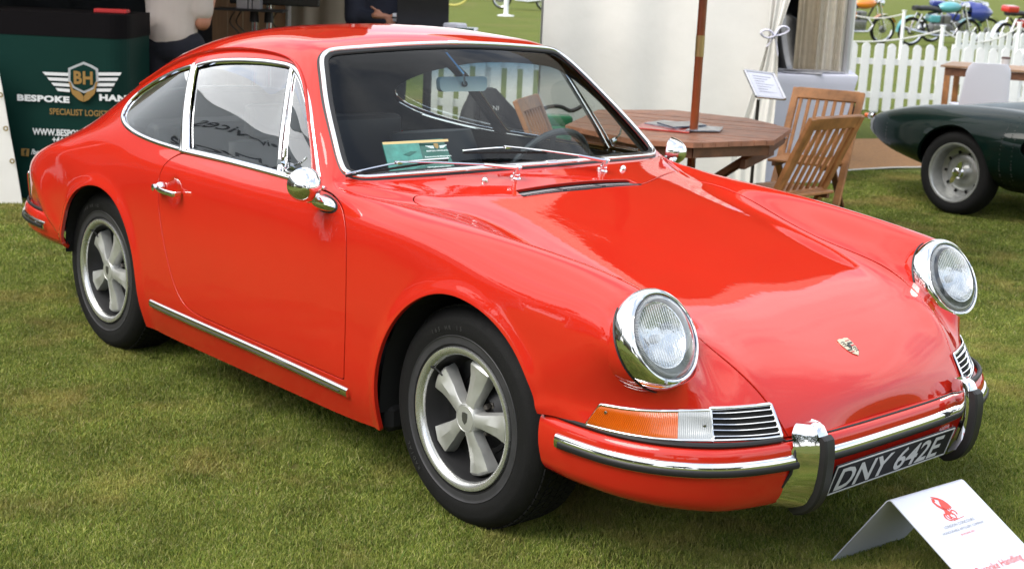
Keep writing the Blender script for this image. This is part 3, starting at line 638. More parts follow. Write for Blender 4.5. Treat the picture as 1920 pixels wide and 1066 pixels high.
for s in (-1, 1):
    # window frames of the door: chrome
    P, Nn = side_curve(resample(DWIN, 150, True)); T = np.roll(P, -1, 0)-np.roll(P, 1, 0); c0 = P.mean(0)
    mb = MB(); strip(mb, P, Nn, .021, .009, True, 6, -.005); fr = mir(mb, s).build('door_window_frame', CHR, car)
    P, Nn = side_curve(resample([VDN[0]+[0, -.004], VDN[1]], 24)); mb = MB(); strip(mb, P, Nn, .020, .009, False, 6, -.006); mir(mb, s).build('divider_bar', CHR, fr)
    P, Nn = side_curve(resample([VDN[0]+[.028, -.02], (-.918, .884), (-.735, .884), (-.79, .945), (-.90, 1.073), (-1.02, 1.155), (-1.07, 1.178)], 60, True)); mb = MB(); strip(mb, P, Nn, .009, .004, True, 4, -.006); mir(mb, s).build('vent_window_rim', CHR, fr)
    p, n = side_pt(-.925, .905, .004); mb = MB(); mb.tube([p, p+n*.018], .011, 10); mb.tube([p+n*.012, p+n*.013+[.03, 0, .025], p+n*.013+[.035, 0, .05]], .0035, 6); mir(mb, s).build('vent_catch', CHR, fr)
    P, Nn = side_curve(resample(QWIN, 110, True)); mb = MB(); strip(mb, P, Nn, .017, .008, True, 6, -.003); mir(mb, s).build('rear_side_window_frame', CHR, car)
    # broad centre post cover
    q_ = [(-1.554+(-1.741+1.554)*t-.004*math.sin(PI*t), .866+(1.151-.866)*t) for t in np.linspace(0, 1, 20)]; P, Nn = side_curve(q_)
    mb = MB(); strip(mb, P, Nn, .024, .010, False, 6, -.002); mir(mb, s).build('centre_post_trim', CHR, car)
    q_ = resample([(-.66, .866), (-.95, .8685), (-1.25, .869), (-1.57, .8655)], 60); P, Nn = side_curve(q_); mb = MB(); strip(mb, P, Nn, .013, .007, False, 6, .0); mir(mb, s).build('waist_moulding', CHR, car)
    q_ = curve([(-.735, .886), (-.79, .955), (-.86, 1.035), (-.968, 1.136), (-1.06, 1.193), (-1.133, 1.216), (-1.297, 1.228), (-1.515, 1.219), (-1.711, 1.193), (-1.912, 1.147), (-2.073, 1.090), (-2.20, 1.033)], 120)
    P, Nn = side_curve(q_); mb = MB(); Nn2 = smoothn(Nn, 4); P = P+Nn2*.004; strip(mb, P, Nn2+[0, .3, .1], .010, .012, False, 6, -.004); mir(mb, s).build('drip_rail', RED, car)
    # quarter: sill moulding
    P = np.array([(-1.715, .797, .292), (-1.60, .800, .291), (-1.30, .8005, .288), (-1.0, .800, .285), (-.75, .7985, .280), (-.478, .793, .270)]); P = curve(P, 40); Nn = np.tile([0, 1, -.1], (40, 1))
    mb = MB(); strip(mb, P, Nn, .030, .012, False, 8, .0); k = mir(mb, s).build('sill_moulding', CHR, car); mb = MB(); strip(mb, P[1:-1]+[0, .0, .0], Nn[1:-1], .007, .0155, False, 4, .0); mir(mb, s).build('rubber_insert', RUB, k)
# ------------------------------------------------------------------ wheels
def wheel(x, y, s, R=.318, rot=0.):
    """s=-1: right-hand side"""
    w = bpy.data.objects.new('wheel', None); COL.objects.link(w); w.parent = car; w.location = (x, s*y, R-.007); w.rotation_euler = (0, 0, 0)
    ax = (0, s, 0)
    def ob(mb, n, m, par=None, ang=35): return mb.build(n, m, par or w, True, False, ang)
    mb = MB(); prof = [(.196, -.02), (.200, .028), (.212, .0345), (.228, .0335), (.245, .0385), (.262, .0400), (.276, .0375), (.281, .037), (.292, .030), (.305, .018), (.3135, .004), (.317, -.012), (.3185, -.04), (.3185, -.075), (.3185, -.115), (.316, -.14), (.308, -.158), (.27, -.17), (.2, -.155)]
    mb.lathe(prof, (0, 0, 0), ax, 96); tyre = ob(mb, 'tyre', TYRE)
    # scuffed band and rib on the sidewall
    mb = MB(); mb.lathe([(.2135, .0355), (.2205, .0358), (.2285, .0352), (.2345, .0362), (.2368, .0382), (.238, .0368)], (0, 0, 0), ax, 96); ob(mb, 'sidewall_band', TYRE2)
    mb = MB()       # zig-zag tread blocks
    nb = 78
    for k in range(nb):
        for j, yy in enumerate((-.012, -.038, -.064, -.09, -.116, -.136)):
            a0 = 2*PI*(k+.5*(j % 2))/nb; da = 2*PI/nb; rr = .3215 if 0 < j < 5 else .3195; hw = .0115; sk = .25*da*(1 if j % 2 else -1)
            V = []
            for rad in (.312, rr):
                for (a, yv) in ((a0-.40*da+sk, yy-hw), (a0+.40*da+sk, yy-hw), (a0+.40*da-sk, yy+hw), (a0-.40*da-sk, yy+hw)): V.append((rad*math.cos(a), s*yv, rad*math.sin(a)))
            mb.add(V, [(4, 5, 6, 7), (0, 1, 5, 4), (1, 2, 6, 5), (2, 3, 7, 6), (3, 0, 4, 7)])
    t_ = mb.build('tread_block', TYRE, tyre, False); tag(t_, kind='stuff')
    mb = MB(); mb.lathe([(.197, .014), (.2045, .028), (.2055, .034), (.2035, .0385), (.198, .0395), (.190, .0375), (.183, .031), (.180, .020), (.180, .0)], (0, 0, 0), ax, 96); rim = ob(mb, 'rim', ALUR)
    mb = MB(); mb.lathe([(.181, .022), (.176, .008), (.170, -.03), (.160, -.05), (.10, -.052), (.07, -.03), (.0, -.03)], (0, 0, 0), ax, 64); ob(mb, 'wheel_centre', BLKP)
    mb = MB(); mb.lathe([(.115, -.046), (.112, -.075), (.02, -.075)], (0, 0, 0), ax, 40); ob(mb, 'brake_drum', mat('brake_iron', (.08, .07, .065), .7, .5))
    for k in range(5):
        a = rot+2*PI*k/5; ca, sa = math.cos(a), math.sin(a)
        def P3(r, t, d): return (r*ca-t*sa, s*d, r*sa+t*ca)
        # petal: radius, half width of foot, half width of face, foot depth, face depth, ridge depth
        st = [(.030, .022, .018, -.018, .018, .020), (.052, .0215, .0165, -.018, .017, .019), (.075, .0250, .0190, -.020, .014, .0170), (.10, .0300, .0235, -.024, .010, .0165), (.125, .0350, .0275, -.028, .009, .0165), (.145, .0405, .0325, -.030, .010, .0165), (.158, .0430, .0350, -.031, .011, .0155), (.1655, .0430, .034, -.030, .006, .0095), (.1695, .043, .028, -.030, -.008, -.006)]
        V, Fp = [], []
        for r, hf, hw, df, dw, dr in st:
            for t, d in ((-hf, df), (-hf*.97, (df+dw)/2-.002), (-hw*1.12, dw-.002), (-hw*.9, dw), (0, dr), (hw*.9, dw), (hw*1.12, dw-.002), (hf*.97, (df+dw)/2-.002), (hf, df)): V.append(P3(r-abs(t)*.12, t, d))
        for i in range(len(st)-1):
            for j in range(8): Fp.append((i*9+j, i*9+j+1, (i+1)*9+j+1, (i+1)*9+j) if s < 0 else (i*9+j, (i+1)*9+j, (i+1)*9+j+1, i*9+j+1))
        Fp.append(tuple(range((len(st)-1)*9, len(st)*9)))
        mb = MB(); mb.add(V, Fp); ob(mb, 'spoke', ALU, None, 28)
        b = a+PI/5; mb = MB(); c = np.array([.064*math.cos(b), s*-.030, .064*math.sin(b)]); mb.lathe([(.0, .022), (.006, .022), (.0085, .019), (.009, .002), (.0125, .0), (.0125, -.01)], c, ax, 6); ob(mb, 'wheel_nut', mat('nut_steel', (.12, .11, .10), .45, .9))
    mb = MB(); mb.lathe([(.046, -.02), (.045, .012), (.0415, .0185), (.0385, .020), (.0375, .0185), (.0365, .0185), (.035, .0205), (.0, .0225)], (0, 0, 0), ax, 48); cap = ob(mb, 'hub_cap', ALU)
    # crest pressed into the cap
    mb = MB(); sh = [(-.011, .016), (0, .018), (.011, .016), (.0115, .004), (.009, -.008), (0, -.018), (-.009, -.008), (-.0115, .004)]; mb.prism(sh, (0, s*.0218, 0), (1, 0, 0), (0, 0, 1), (0, s*.0012, 0)); e = ob(mb, 'cap_crest', mat('crest_grey', (.16, .16, .155), .4, .8), None)
    e.parent = w
    mb = MB(); mb.tube([(.150*math.cos(rot+2.4), s*.012, .150*math.sin(rot+2.4)), (.172*math.cos(rot+2.4), s*.02, .172*math.sin(rot+2.4)), (.186*math.cos(rot+2.4), s*.034, .186*math.sin(rot+2.4))], .0032, 6); ob(mb, 'valve_stem', RUB)
    return w
R_ = math.radians
wheel(0, .716, -1, rot=R_(3)); wheel(-2.211, .706, -1, rot=R_(-9)); wheel(0, .716, 1, rot=R_(10)); wheel(-2.211, .706, 1, rot=R_(30))
# the sidewall of the near front tyre carries raised letters
SWL = mat('raised_rubber', (.035, .035, .037), .5)
for (s_, px_, r_) in ((-1, 0, .2575), (-1, -2.211, .2575)):
    for word, a0 in (('165 HR 15', -2.1), ('RADIAL', 2.3)):
        for i, ch in enumerate(word):
            if ch == ' ': continue
            a = -a0-i*.062; c = np.array([px_+r_*math.cos(a), -.7565, .314+r_*math.sin(a)]); y_ = np.array([math.cos(a), 0, math.sin(a)]); x_ = np.array([math.sin(a), 0, -math.cos(a)])
            text(ch, .017, c-y_*.004-[0, .0004, .003], x_, y_, SWL, 'sidewall_letter', car, .0004, 'CENTER')
# ------------------------------------------------------------------ underbody, wheel wells, floor
mb = MB(); mb.box((-1.06, 0, .215), (1.45, 1.50, .09), .02); mb.box((-2.2, 0, .26), (.7, 1.0, .12), .02); mb.box((-2.80, 0, .40), (.60, 1.10, .14), .03); mb.box((.08, 0, .24), (.85, .95, .10), .02); mb.box((.6, 0, .34), (.35, 1.15, .22), .03)
for x in (0, -2.211):
    mb.tube([(x, -.66, .31), (x, .66, .31)], .03, 10); mb.box((x, 0, .27), (.25, .55, .10), .02)
mb.build('underbody', VOID, car)
for x, poly in ((0, ARF), (-2.14, ARR)):
    for s in (-1, 1):
        P = resample([q_ for q_ in poly[:90] if q_[1] > .235], 40); P = P+(P-np.array([x, .3]))*.035; V = [[(a, s*.775, b), (a, s*.46, b)] for a, b in P]; mb = MB(); mb.grid(V); c = len(mb.V)
        mb.add([(a, s*.46, b) for a, b in P]+[(P[-1][0], s*.46, .23), (P[0][0], s*.46, .23)], [tuple(range(len(P)+2))]); mb.build('wheel_well', VOID, car, False)
# ------------------------------------------------------------------ headlights
def headlight(s):
    h = bpy.data.objects.new('headlight', None); COL.objects.link(h); h.parent = car
    n = HN*[1, s, 1]; c = HC*[1, s, 1]; R = HR; ob = lambda mb, nm, m, a=35: mb.build(nm, m, h, True, True, a)
    mb = MB(); mb.lathe([(R-.001, -.036), (R+.0030, -.032), (R+.0012, -.028)], c, n, 80); ob(mb, 'rubber_gasket', RUB)
    mb = MB(); mb.lathe([(R-.002, -.040), (R, -.030), (R+.001, -.012), (R-.0005, .000), (R-.004, .009), (R-.009, .0155), (R-.0135, .018), (R-.0150, .0165), (R-.0165, .0165), (R-.0175, .0185), (R-.0195, .0175), (R-.0205, .012), (R-.022, .002)], c, n, 96); ob(mb, 'chrome_ring', CHR)
    mb = MB(); mb.lathe([(R-.0200, .013), (R-.026, .020), (R-.042, .030), (R-.062, .038), (R-.085, .0435), (R-.11, .0465), (0, .0475)], c, n, 80); ob(mb, 'lens', LENS)
    # fluted outer band of the glass
    mb = MB()
    for k in range(160):
        a = 2*PI*k/160; u = np.cross(n, (0, 0, 1)); u /= np.linalg.norm(u); v = np.cross(n, u); e = math.cos(a)*u+math.sin(a)*v
        mb.beam(c+e*(R-.0245)+n*.0150, c+e*(R-.034)+n*.0225, .0014, .001, 0, n)
    tag(ob(mb, 'glass_fluting', mat('flute_glass', (.62, .64, .64), .15, 0, 1., spec=.8), None), kind='stuff')
    back = mat('lamp_bowl_grey', (.42, .44, .45), .28, .55, noise=.15, nscale=9)
    mb = MB(); mb.lathe([(R-.0215, .012), (R-.030, -.006), (R-.050, -.020), (.055, -.032), (0, -.036)], c, n, 64); ob(mb, 'lamp_bowl', back)
    # main reflector, cut off at the lower inner side
    rc = c+n*-.012+np.array([0, -s*-.014, .006]); u = np.cross(n, (0, 0, 1)); u /= np.linalg.norm(u); v = np.cross(u, n); v = v if v[2] > 0 else -v
    mb = MB(); prof = [(.084, .030), (.0815, .029), (.075, .018), (.058, .004), (.038, -.010), (.016, -.016), (0, -.017)]; mb.lathe(prof, rc, n, 64); k = ob(mb, 'reflector', mat('reflector_silver', (.82, .84, .86), .10, 1., bump=.3, bscale=60))
    mb = MB(); mb.lathe([(.0, .012), (.009, .011), (.012, .004), (.012, -.01)], rc+n*.004-v*.004, n, 20); ob(mb, 'bulb', mat('bulb_glass', (.75, .77, .78), .1, .3, 1.))
    mb = MB()
    for i in range(-9, 10):
        x_ = i*.0085; hh = math.sqrt(max(.0785**2-x_**2, 0)); mb.beam(rc+u*x_+v*hh+n*.028, rc+u*x_-v*hh+n*.028, .0012, .0008, 0, n)
    tag(ob(mb, 'lens_ribs', mat('rib_glass', (.80, .83, .84), .12, 0, 1., spec=.8), None), kind='stuff')
    mb = MB(); P = c-v*(R-.012)*.93+u*(.046)+n*.0135; mb.lathe([(0, .006), (.0045, .005), (.006, .0)], P, n, 12); ob(mb, 'ring_screw', mat('screw_steel', (.35, .35, .35), .3, 1.))
    # inner bucket
    mb = MB(); mb.lathe([(R-.008, -.012), (R-.016, -.05), (.02, -.09)], c, n, 40); ob(mb, 'bucket', VOID); mb = MB(); mb.lathe([(R-.004, -.030), (R+.0025, -.034), (R+.0025, -.045), (R-.001, -.07), (R-.012, -.10)], c, n, 72); ob(mb, 'headlight_collar', RED)
for s in (-1, 1): headlight(s)
# ------------------------------------------------------------------ front bumper
def plan(P, n=120):
    """smooth half plan curve to full curve; P from side (y max) to centre"""
    P = np.array(P, float); full = np.concatenate([P, P[::-1][1:]*[1, -1]]); return curve(full, n*2+1)
BPF = plan([(.345, .772), (.42, .779), (.50, .776), (.59, .763), (.68, .728), (.755, .672), (.815, .595), (.856, .49), (.878, .37), (.890, .22), (.893, 0)])
BPR = plan([(-2.555, .770), (-2.66, .772), (-2.78, .768), (-2.90, .748), (-3.02, .705), (-3.12, .635), (-3.18, .55), (-3.215, .42), (-3.23, .28), (-3.24, .15), (-3.243, 0)])
def offs(P, o):
    T = np.gradient(P, axis=0); T /= np.linalg.norm(T, axis=1)[:, None]; n = np.stack([T[:, 1], -T[:, 0]], 1); c = P.mean(0); n = n*(1 if (n[len(P)//2] @ (P[len(P)//2]-c)) > 0 else -1); return P+n*np.asarray(o).reshape(-1, 1)
def bumper(name, P, prof, zf, par=car, m=RED, lo=0, hi=None):
    hi = hi or len(P); rows = []
    for o, z in prof:
        Q = offs(P, np.full(len(P), o)); rows.append(np.concatenate([Q, np.array([[zf(z, q_)] for q_ in Q])], 1)[lo:hi])
    mb = MB(); mb.grid(np.array(rows)); return mb
pf = [(-.045, .430), (-.018, .4285), (-.006, .4255), (.001, .419), (.0045, .409), (.006, .395), (.007, .375), (.0055, .352), (.003, .336), (.0, .322), (-.003, .312), (-.005, .304), (-.008, .294), (-.014, .279), (-.023, .264), (-.036, .254), (-.055, .244), (-.08, .235), (-.12, .229)]
zf = lambda z, q_: z+(.0 if z > .3 else .03*max(0, (abs(q_[1])-.55)/.22)*(.30-z)/.1)
fb = bumper('front_bumper', BPF, pf, zf).build('front_bumper', RED, car, True, False, 60)
pr = [(-.045, .472), (-.014, .470), (-.002, .466), (.004, .456), (.006, .440), (.006, .425), (.004, .405), (-.001, .39), (-.004, .375), (-.008, .35), (-.016, .33), (-.03, .312), (-.06, .300), (-.12, .296)]
rb = bumper('rear_bumper', BPR, pr, lambda z, q_: z+(.035 if z < .36 else 0)*max(0, (abs(q_[1])-.45)/.3)).build('rear_bumper', RED, car, True, False, 60)
def bstrip(P, z, o, w, h, m, name, par, i0, i1, round_end=True):
    Q = offs(P, np.full(len(P), o))[i0:i1]; n = offs(P, np.full(len(P), 1.))[i0:i1]-offs(P, np.zeros(len(P)))[i0:i1]; Q3 = np.concatenate([Q, np.full((len(Q), 1), z)], 1); N3 = np.concatenate([n, np.zeros((len(n), 1))], 1)
    mb = MB(); mb2 = MB(); strip(mb, Q3, N3, w, h, False, 10); return mb.build(name, m, par)
# seal between bumper and body
mb = MB(); Q = offs(BPF, np.full(len(BPF), -.012)); mb.tube(np.concatenate([Q, np.array([[.4345 if abs(q_[1]) > .42 else .428] for q_ in Q])], 1), [.0075 if abs(q_[1]) > .43 else .003 for q_ in Q], 8); mb.build('bumper_seal', RUB, fb)
mb = MB(); Q = offs(BPR, np.full(len(BPR), -.010)); mb.tube(np.concatenate([Q, np.full((len(Q), 1), .474)], 1), .007, 8); mb.build('bumper_seal', RUB, rb)
nP = len(BPF)
def idx_y(P, yy, side):   # first index on the side where |y| falls below yy
    ii = [i for i in range(len(P)) if abs(P[i][1]) < yy and (P[i][1] > 0) == (side > 0)]; return (min(ii), max(ii))
f0 = next(i for i, p in enumerate(BPF) if p[0] > .418); 
bstrip(BPF, .377, .005, .040, .012, CHR, 'chrome_strip', fb, f0, nP-f0); bstrip(BPF, .3715, .0165, .018, .0048, RUB, 'rubber_strip', fb, f0+2, nP-f0-2)
r0 = next(i for i, p in enumerate(BPR) if p[0] < -2.655)
bstrip(BPR, .418, .004, .036, .012, CHR, 'chrome_strip', rb, r0, nP-r0); bstrip(BPR, .414, .015, .016, .0045, RUB, 'rubber_strip', rb, r0+2, nP-r0-2)
def overrider(s, P, z0, name='overrider', back=-1, par=None, yc=.352, sc=1.):
    """chromed bumper horn, narrow on top, wide at the foot, with a black rubber face"""
    # profile in side view (forward offset, z) and half widths
    x0 = .862 if back < 0 else -3.215; d = 1 if back < 0 else -1
    prof = [(.026, .4700, .019, .019), (.034, .473, .023, .023), (.051, .466, .027, .024), (.063, .448, .030, .025), (.070, .418, .032, .026), (.072, .385, .036, .027), (.070, .345, .041, .028), (.063, .305, .045, .028), (.047, .270, .047, .028), (.022, .247, .045, .026), (-.01, .238, .040, .024)]
    rows = []
    for fx, z, wo, wi in prof:
        z = z+z0; ring = []
        dep = min(.070, max(.012, fx-.006 if z-z0 > .43 else .070-max(0, z-z0-.36)*.30))
        # section from inner foot over the face to outer foot: outer flank flares back against the bumper
        for a, b in ((-wi*1.0, -.070), (-wi, -.04), (-wi*.95, -.012), (-wi*.75, -.002), (0, .0), (wi*.75, -.002), (wi*1.0, -.012), (wi*1.25+(wo-.02)*.5, -.035), (wi*1.5+(wo-.02)*1.1, -.06), (wi*1.6+(wo-.02)*1.5, -.070)):
            ring.append((x0+d*(fx+b*dep/.070), s*(yc+a), z))
        rows.append(ring)
    mb = MB(); mb.grid(rows, flip=(s*d > 0)); mb.F.append(tuple(range(10))); o = mb.build(name, CHR, par)
    mb = MB(); sect = [(-.021, -.006), (-.020, .012), (-.015, .0175), (.015, .0175), (.020, .012), (.021, -.006)]
    pp = curve([(fx, z+z0) for fx, z, _, _ in prof[3:]], 24); T = np.gradient(pp, axis=0); T /= np.linalg.norm(T, axis=1)[:, None]; nn = np.stack([-T[:, 1], T[:, 0]], 1); nn = nn*np.where(nn[:, :1] < 0, -1, 1); rows = []
    for i in range(24):
        k = min(1, min(i+.6, 23.6-i)/1.2); rows.append([(x0+d*(pp[i][0]+nn[i][0]*(b*k if b > 0 else b)), s*(yc-.002+a), pp[i][1]+nn[i][1]*(b*k if b > 0 else b)) for a, b in sect])
    mb.grid(rows, flip=(s*d > 0)); b0 = len(mb.V)-24*6; mb.F.append(tuple(range(b0, b0+6))); mb.F.append(tuple(b0+23*6+i for i in range(6))); mb.build('rubber_pad', RUB, o, True, False, 30)
    mb = MB(); mb.tube([(x0+d*.006, s*(yc+.045), .440+z0), (x0+d*.016, s*(yc+.052), .42+z0), (x0+d*.022, s*(yc+.056), .39+z0), (x0+d*.020, s*(yc+.064), .35+z0), (x0+d*.002, s*(yc+.072), .31+z0)], .0045, 8); mb.build('edge_rubber', RUB, o)
    return o
for s in (-1, 1): overrider(s, BPF, 0, par=car); overrider(s, BPR, .03, back=1, par=car)
# ------------------------------------------------------------------ number plate
PLM = mat('plate_black', (.008, .008, .011), .6, noise=.2, spec=.25); PLS = mat('plate_silver', (.50, .51, .52), .45, .15)
pz0, pz1 = .264, .358; pw = .278; tilt = .30
pc = np.array([.912, -.006, (pz0+pz1)/2]); up = np.array([tilt, 0, 1.]); up /= np.linalg.norm(up); yx = np.array([0, 1., 0]); nx = np.array([1., 0, -tilt])
rot_ = np.stack([nx/np.linalg.norm(nx), yx, up], 1)
pl = MB().box(pc, (.005, pw*2, pz1-pz0), .0015, rot_).build('number_plate', PLM, car)
mb = MB(); hh = (pz1-pz0)/2
for a, b in (((-pw+.004, -hh+.004), (pw-.004, -hh+.004)), ((-pw+.004, hh-.004), (pw-.004, hh-.004)), ((-pw+.004, -hh+.004), (-pw+.004, hh-.004)), ((pw-.004, -hh+.004), (pw-.004, hh-.004))):
    mb.beam(pc+yx*a[0]+up*a[1]+nx*.0028, pc+yx*b[0]+up*b[1]+nx*.0028, .004, .0015, 0, nx)
mb.build('plate_border', PLS, pl)
text('DNY 642E', .094, pc+yx*-.262-up*.034+nx*.003, yx, up, PLS, 'plate_characters', pl, .0018, 'LEFT', .12, 1.17, .001, 1.0)
mb = MB(); mb.box((.880, -.18, .300), (.05, .03, .02)); mb.box((.880, .18, .300), (.05, .03, .02)); mb.build('plate_bracket', BLKP, car)
# ------------------------------------------------------------------ turn signals and horn grilles
AMB = mat('amber_lens', (.60, .115, .005), .2, 0, 1., noise=.10, nscale=9); CLR = mat('clear_lens', (.42, .44, .44), .18, .25, 1., noise=.12, nscale=9)
nose = BVHTree.FromPolygons([tuple(p) for p in G0.reshape(-1, 3)], [tuple(int(i) for i in f) for f in QUADS])
NPL = plan([(.36, .778), (.44, .775), (.53, .760), (.62, .733), (.70, .683), (.757, .615), (.80, .54), (.835, .45), (.855, .38), (.868, .25), (.87, 0)])
def nose_pt(t, z, off):
    """point on the nose: t = metres along the plan curve from the centre line, z height"""
    h = NPL[len(NPL)//2:][::1]; h = h*[1, -1] if h[-1][1] < 0 else h
    d = np.r_[0, np.cumsum(np.linalg.norm(np.diff(h, axis=0), axis=1))]; x = np.interp(t, d, h[:, 0]); y = np.interp(t, d, h[:, 1]); x2 = np.interp(t+.01, d, h[:, 0]); y2 = np.interp(t+.01, d, h[:, 1])
    n = np.array([y2-y, -(x2-x), 0.]); n /= np.linalg.norm(n)
    hit = nose.ray_cast(Vector((x+n[0]*.2, y+n[1]*.2, z)), Vector(-n)); p = np.array(hit[0]) if hit[0] is not None else np.array([x, y, z]); p[2] = z
    return p+n*off, n
def patch(t0, t1, z0, z1, off, nt_=16, nz_=6, zt0=None, zt1=None, dome=0., ribs=0):
    """t0,t1 may be (bottom, top) pairs"""
    rows = []
    for j in range(nz_+1):
        b = j/nz_; a0 = t0[0]*(1-b)+t0[1]*b; a1 = t1[0]*(1-b)+t1[1]*b; row = []
        for i in range(nt_+1):
            a = i/nt_; z = z0(a)*(1-b)+z1(a)*b; p, n = nose_pt(a0*(1-a)+a1*a, z, off+dome*math.sin(PI*b)**.5+(.0011*math.sin(2*PI*ribs*a)*math.sin(PI*b)**.3 if ribs else 0)); row.append(p)
        rows.append(row)
    return np.array(rows)
zb = lambda a: .4405+.0*a; zt = lambda a: .511-.010*a
zbo = lambda a: .4415; 
T0, T1, T2, T3 = (.424, .437), (.612, .614), (.700, .700), (.938, .905)      # grille inner, grille/lens joint, clear/amber joint, outer tip
def zlin(a0, a1, f0, f1):
    tt = lambda t: (f0+(f1-f0)*min(max((t-T0[0])/(T3[0]-T0[0]), 0), 1)); return lambda a: tt(a0+(a1-a0)*a)
def frame_loop(rows, s, name, par, w=.008, off=.0):
    rows = rows*[1, s, 1]; loop = np.concatenate([rows[0], rows[1:, -1], rows[-1][::-1][1:], rows[::-1][1:-1, 0]]); loop = resample(loop, 120, True)
    c = loop.mean(0); n = np.array([c[0]-.3, c[1]*.9, 0]); n /= np.linalg.norm(n); Nn = []
    for p in loop: v = np.array([p[0]-.35, p[1]*.75, .0]); Nn.append(v/np.linalg.norm(v))
    mb = MB(); strip(mb, loop, np.array(Nn), w, .006, True, 6); return mb.build(name, CHR, par)
for s in (-1, 1):
    z0 = zlin(T1[0], T3[0], .441, .441); z1 = zlin(T1[0], T3[0], .511, .500)
    sg = bpy.data.objects.new('turn_signal', None); COL.objects.link(sg); sg.parent = car
    r1 = patch(T2, T3, zlin(T2[0], T3[0], .442, .442), zlin(T2[0], T3[0], .511, .498), .007, 176, 8, dome=.006, ribs=44)*[1, s, 1]; mb = MB(); mb.grid(r1, flip=s < 0); mb.build('amber_lens', AMB, sg)
    r2 = patch(T1, T2, zlin(T1[0], T2[0], .442, .442), zlin(T1[0], T2[0], .511, .509), .007, 72, 8, dome=.006, ribs=18)*[1, s, 1]; mb = MB(); mb.grid(r2, flip=s < 0); mb.build('clear_lens', CLR, sg)
    r3 = patch(T1, T3, zlin(T1[0], T3[0], .441, .441), zlin(T1[0], T3[0], .512, .499), .004, 24, 8); frame_loop(r3, s, 'signal_frame', sg, .009)
    r5 = patch(T1, T3, zlin(T1[0], T3[0], .441, .441), zlin(T1[0], T3[0], .512, .499), .002, 24, 4)*[1, s, 1]; mb = MB(); mb.grid(r5, flip=s < 0); mb.build('signal_backing', RUB, sg)
    for t_, z_ in ((.885, .484), (.632, .474)):
        p, n = nose_pt(t_, z_, .0135); mb = MB(); mb.lathe([(0, .002), (.0035, .002), (.0045, 0)], p*[1, s, 1], n*[1, s, 1], 12); mb.build('lens_screw', mat('screw_steel', (.35, .35, .35), .3, 1.), sg)
    hg = bpy.data.objects.new('horn_grille', None); COL.objects.link(hg); hg.parent = car
    r4 = patch(T0, T1, zlin(T0[0], T1[0], .441, .441), zlin(T0[0], T1[0], .511, .511), .002, 12, 6)*[1, s, 1]; mb = MB(); mb.grid(r4, flip=s < 0); mb.build('grille_backing', VOID, hg)  # black plate instead of a recess, shade behind the slats put into its colour
    frame_loop(patch(T0, T1, zlin(T0[0], T1[0], .441, .441), zlin(T0[0], T1[0], .512, .511), .004, 12, 8), s, 'grille_frame', hg, .010)
    for k in range(5):
        b = (k+.75)/5.5; a0 = T0[0]*(1-b)+T0[1]*b; a1 = T1[0]*(1-b)+T1[1]*b; P = []; 
        for a in np.linspace(.02, .98, 12): P.append(nose_pt(a0*(1-a)+a1*a, .441+.071*b, .007)[0]*[1, s, 1])
        mb = MB(); mb.tube(P, .0022, 6, ell=(1.9, .8), up=(0, 0, 1)); mb.build('slat', CHR, hg)
# ------------------------------------------------------------------ crest on the bonnet
cp, cn = top_pt(.738, 0, .001); cn = np.array([cn[0], 0, cn[2]]); cn /= np.linalg.norm(cn); cy_ = np.array([0, 1., 0]); cu_ = np.cross(cn, cy_); cu_ = cu_ if cu_[2] > 0 else -cu_
cr_ = lambda poly, m, nm, z, par: MB().prism(poly, cp+cn*z, cy_, cu_, cn*.0012).build(nm, m, par, False, True)
sh = [(-.024, .031), (-.012, .034), (0, .032), (.012, .034), (.024, .031), (.0255, .012), (.022, -.008), (.013, -.024), (0, -.034), (-.013, -.024), (-.022, -.008), (-.0255, .012)]
BR = mat('crest_gold', (.62, .56, .42), .35, .7); CK = mat('crest_black', (.02, .02, .02), .4); CRD = mat('crest_red', (.45, .03, .03), .35)
k = cr_(sh, BR, 'bonnet_crest', 0, hood); sh2 = [(a*.9, b*.9) for a, b in sh]
cr_([(.002, .018), (.021, .018), (.022, .010), (.002, .010)], CRD, 'crest_field', .0012, k) if False else None
for poly, m in (([(.002, .0), (.0215, .0), (.0225, .005), (.002, .005)], CRD), ([(.002, .0100), (.0225, .0100), (.0228, .0150), (.002, .0150)], CK), ([(-.021, -.008), (-.002, -.008), (-.002, -.0125), (-.018, -.0125)], CK), ([(-.016, -.0165), (-.002, -.0165), (-.002, -.0205), (-.0125, -.0205)], CRD), ([(.0035, .021), (.021, .021), (.021, .0235), (.0035, .0235)], CRD)):
    o = MB().prism(poly, cp+cn*.0013, cy_, cu_, cn*.0008).build('crest_band', m, hood, False, True)
o = MB().prism([(-.006, .008), (0, .010), (.006, .008), (.006, -.001), (0, -.008), (-.006, -.001)], cp+cn*.0013, cy_, cu_, cn*.0015).build('crest_shield', CK, hood, False, True)
for sx_ in (-1, 1):
    for k_ in range(3):
        P = [(sx_*(.020-.0*k_), .019-.007*k_), (sx_*.012, .021-.007*k_), (sx_*.006, .017-.007*k_)] if sx_ < 0 else [(.020, -.006-.006*k_), (.012, -.004-.006*k_), (.006, -.008-.006*k_)]
        mb = MB(); mb.tube([cp+cn*.0018+cy_*a+cu_*b for a, b in P], .0009, 5); mb.build('crest_antler', CK, hood, True, True)
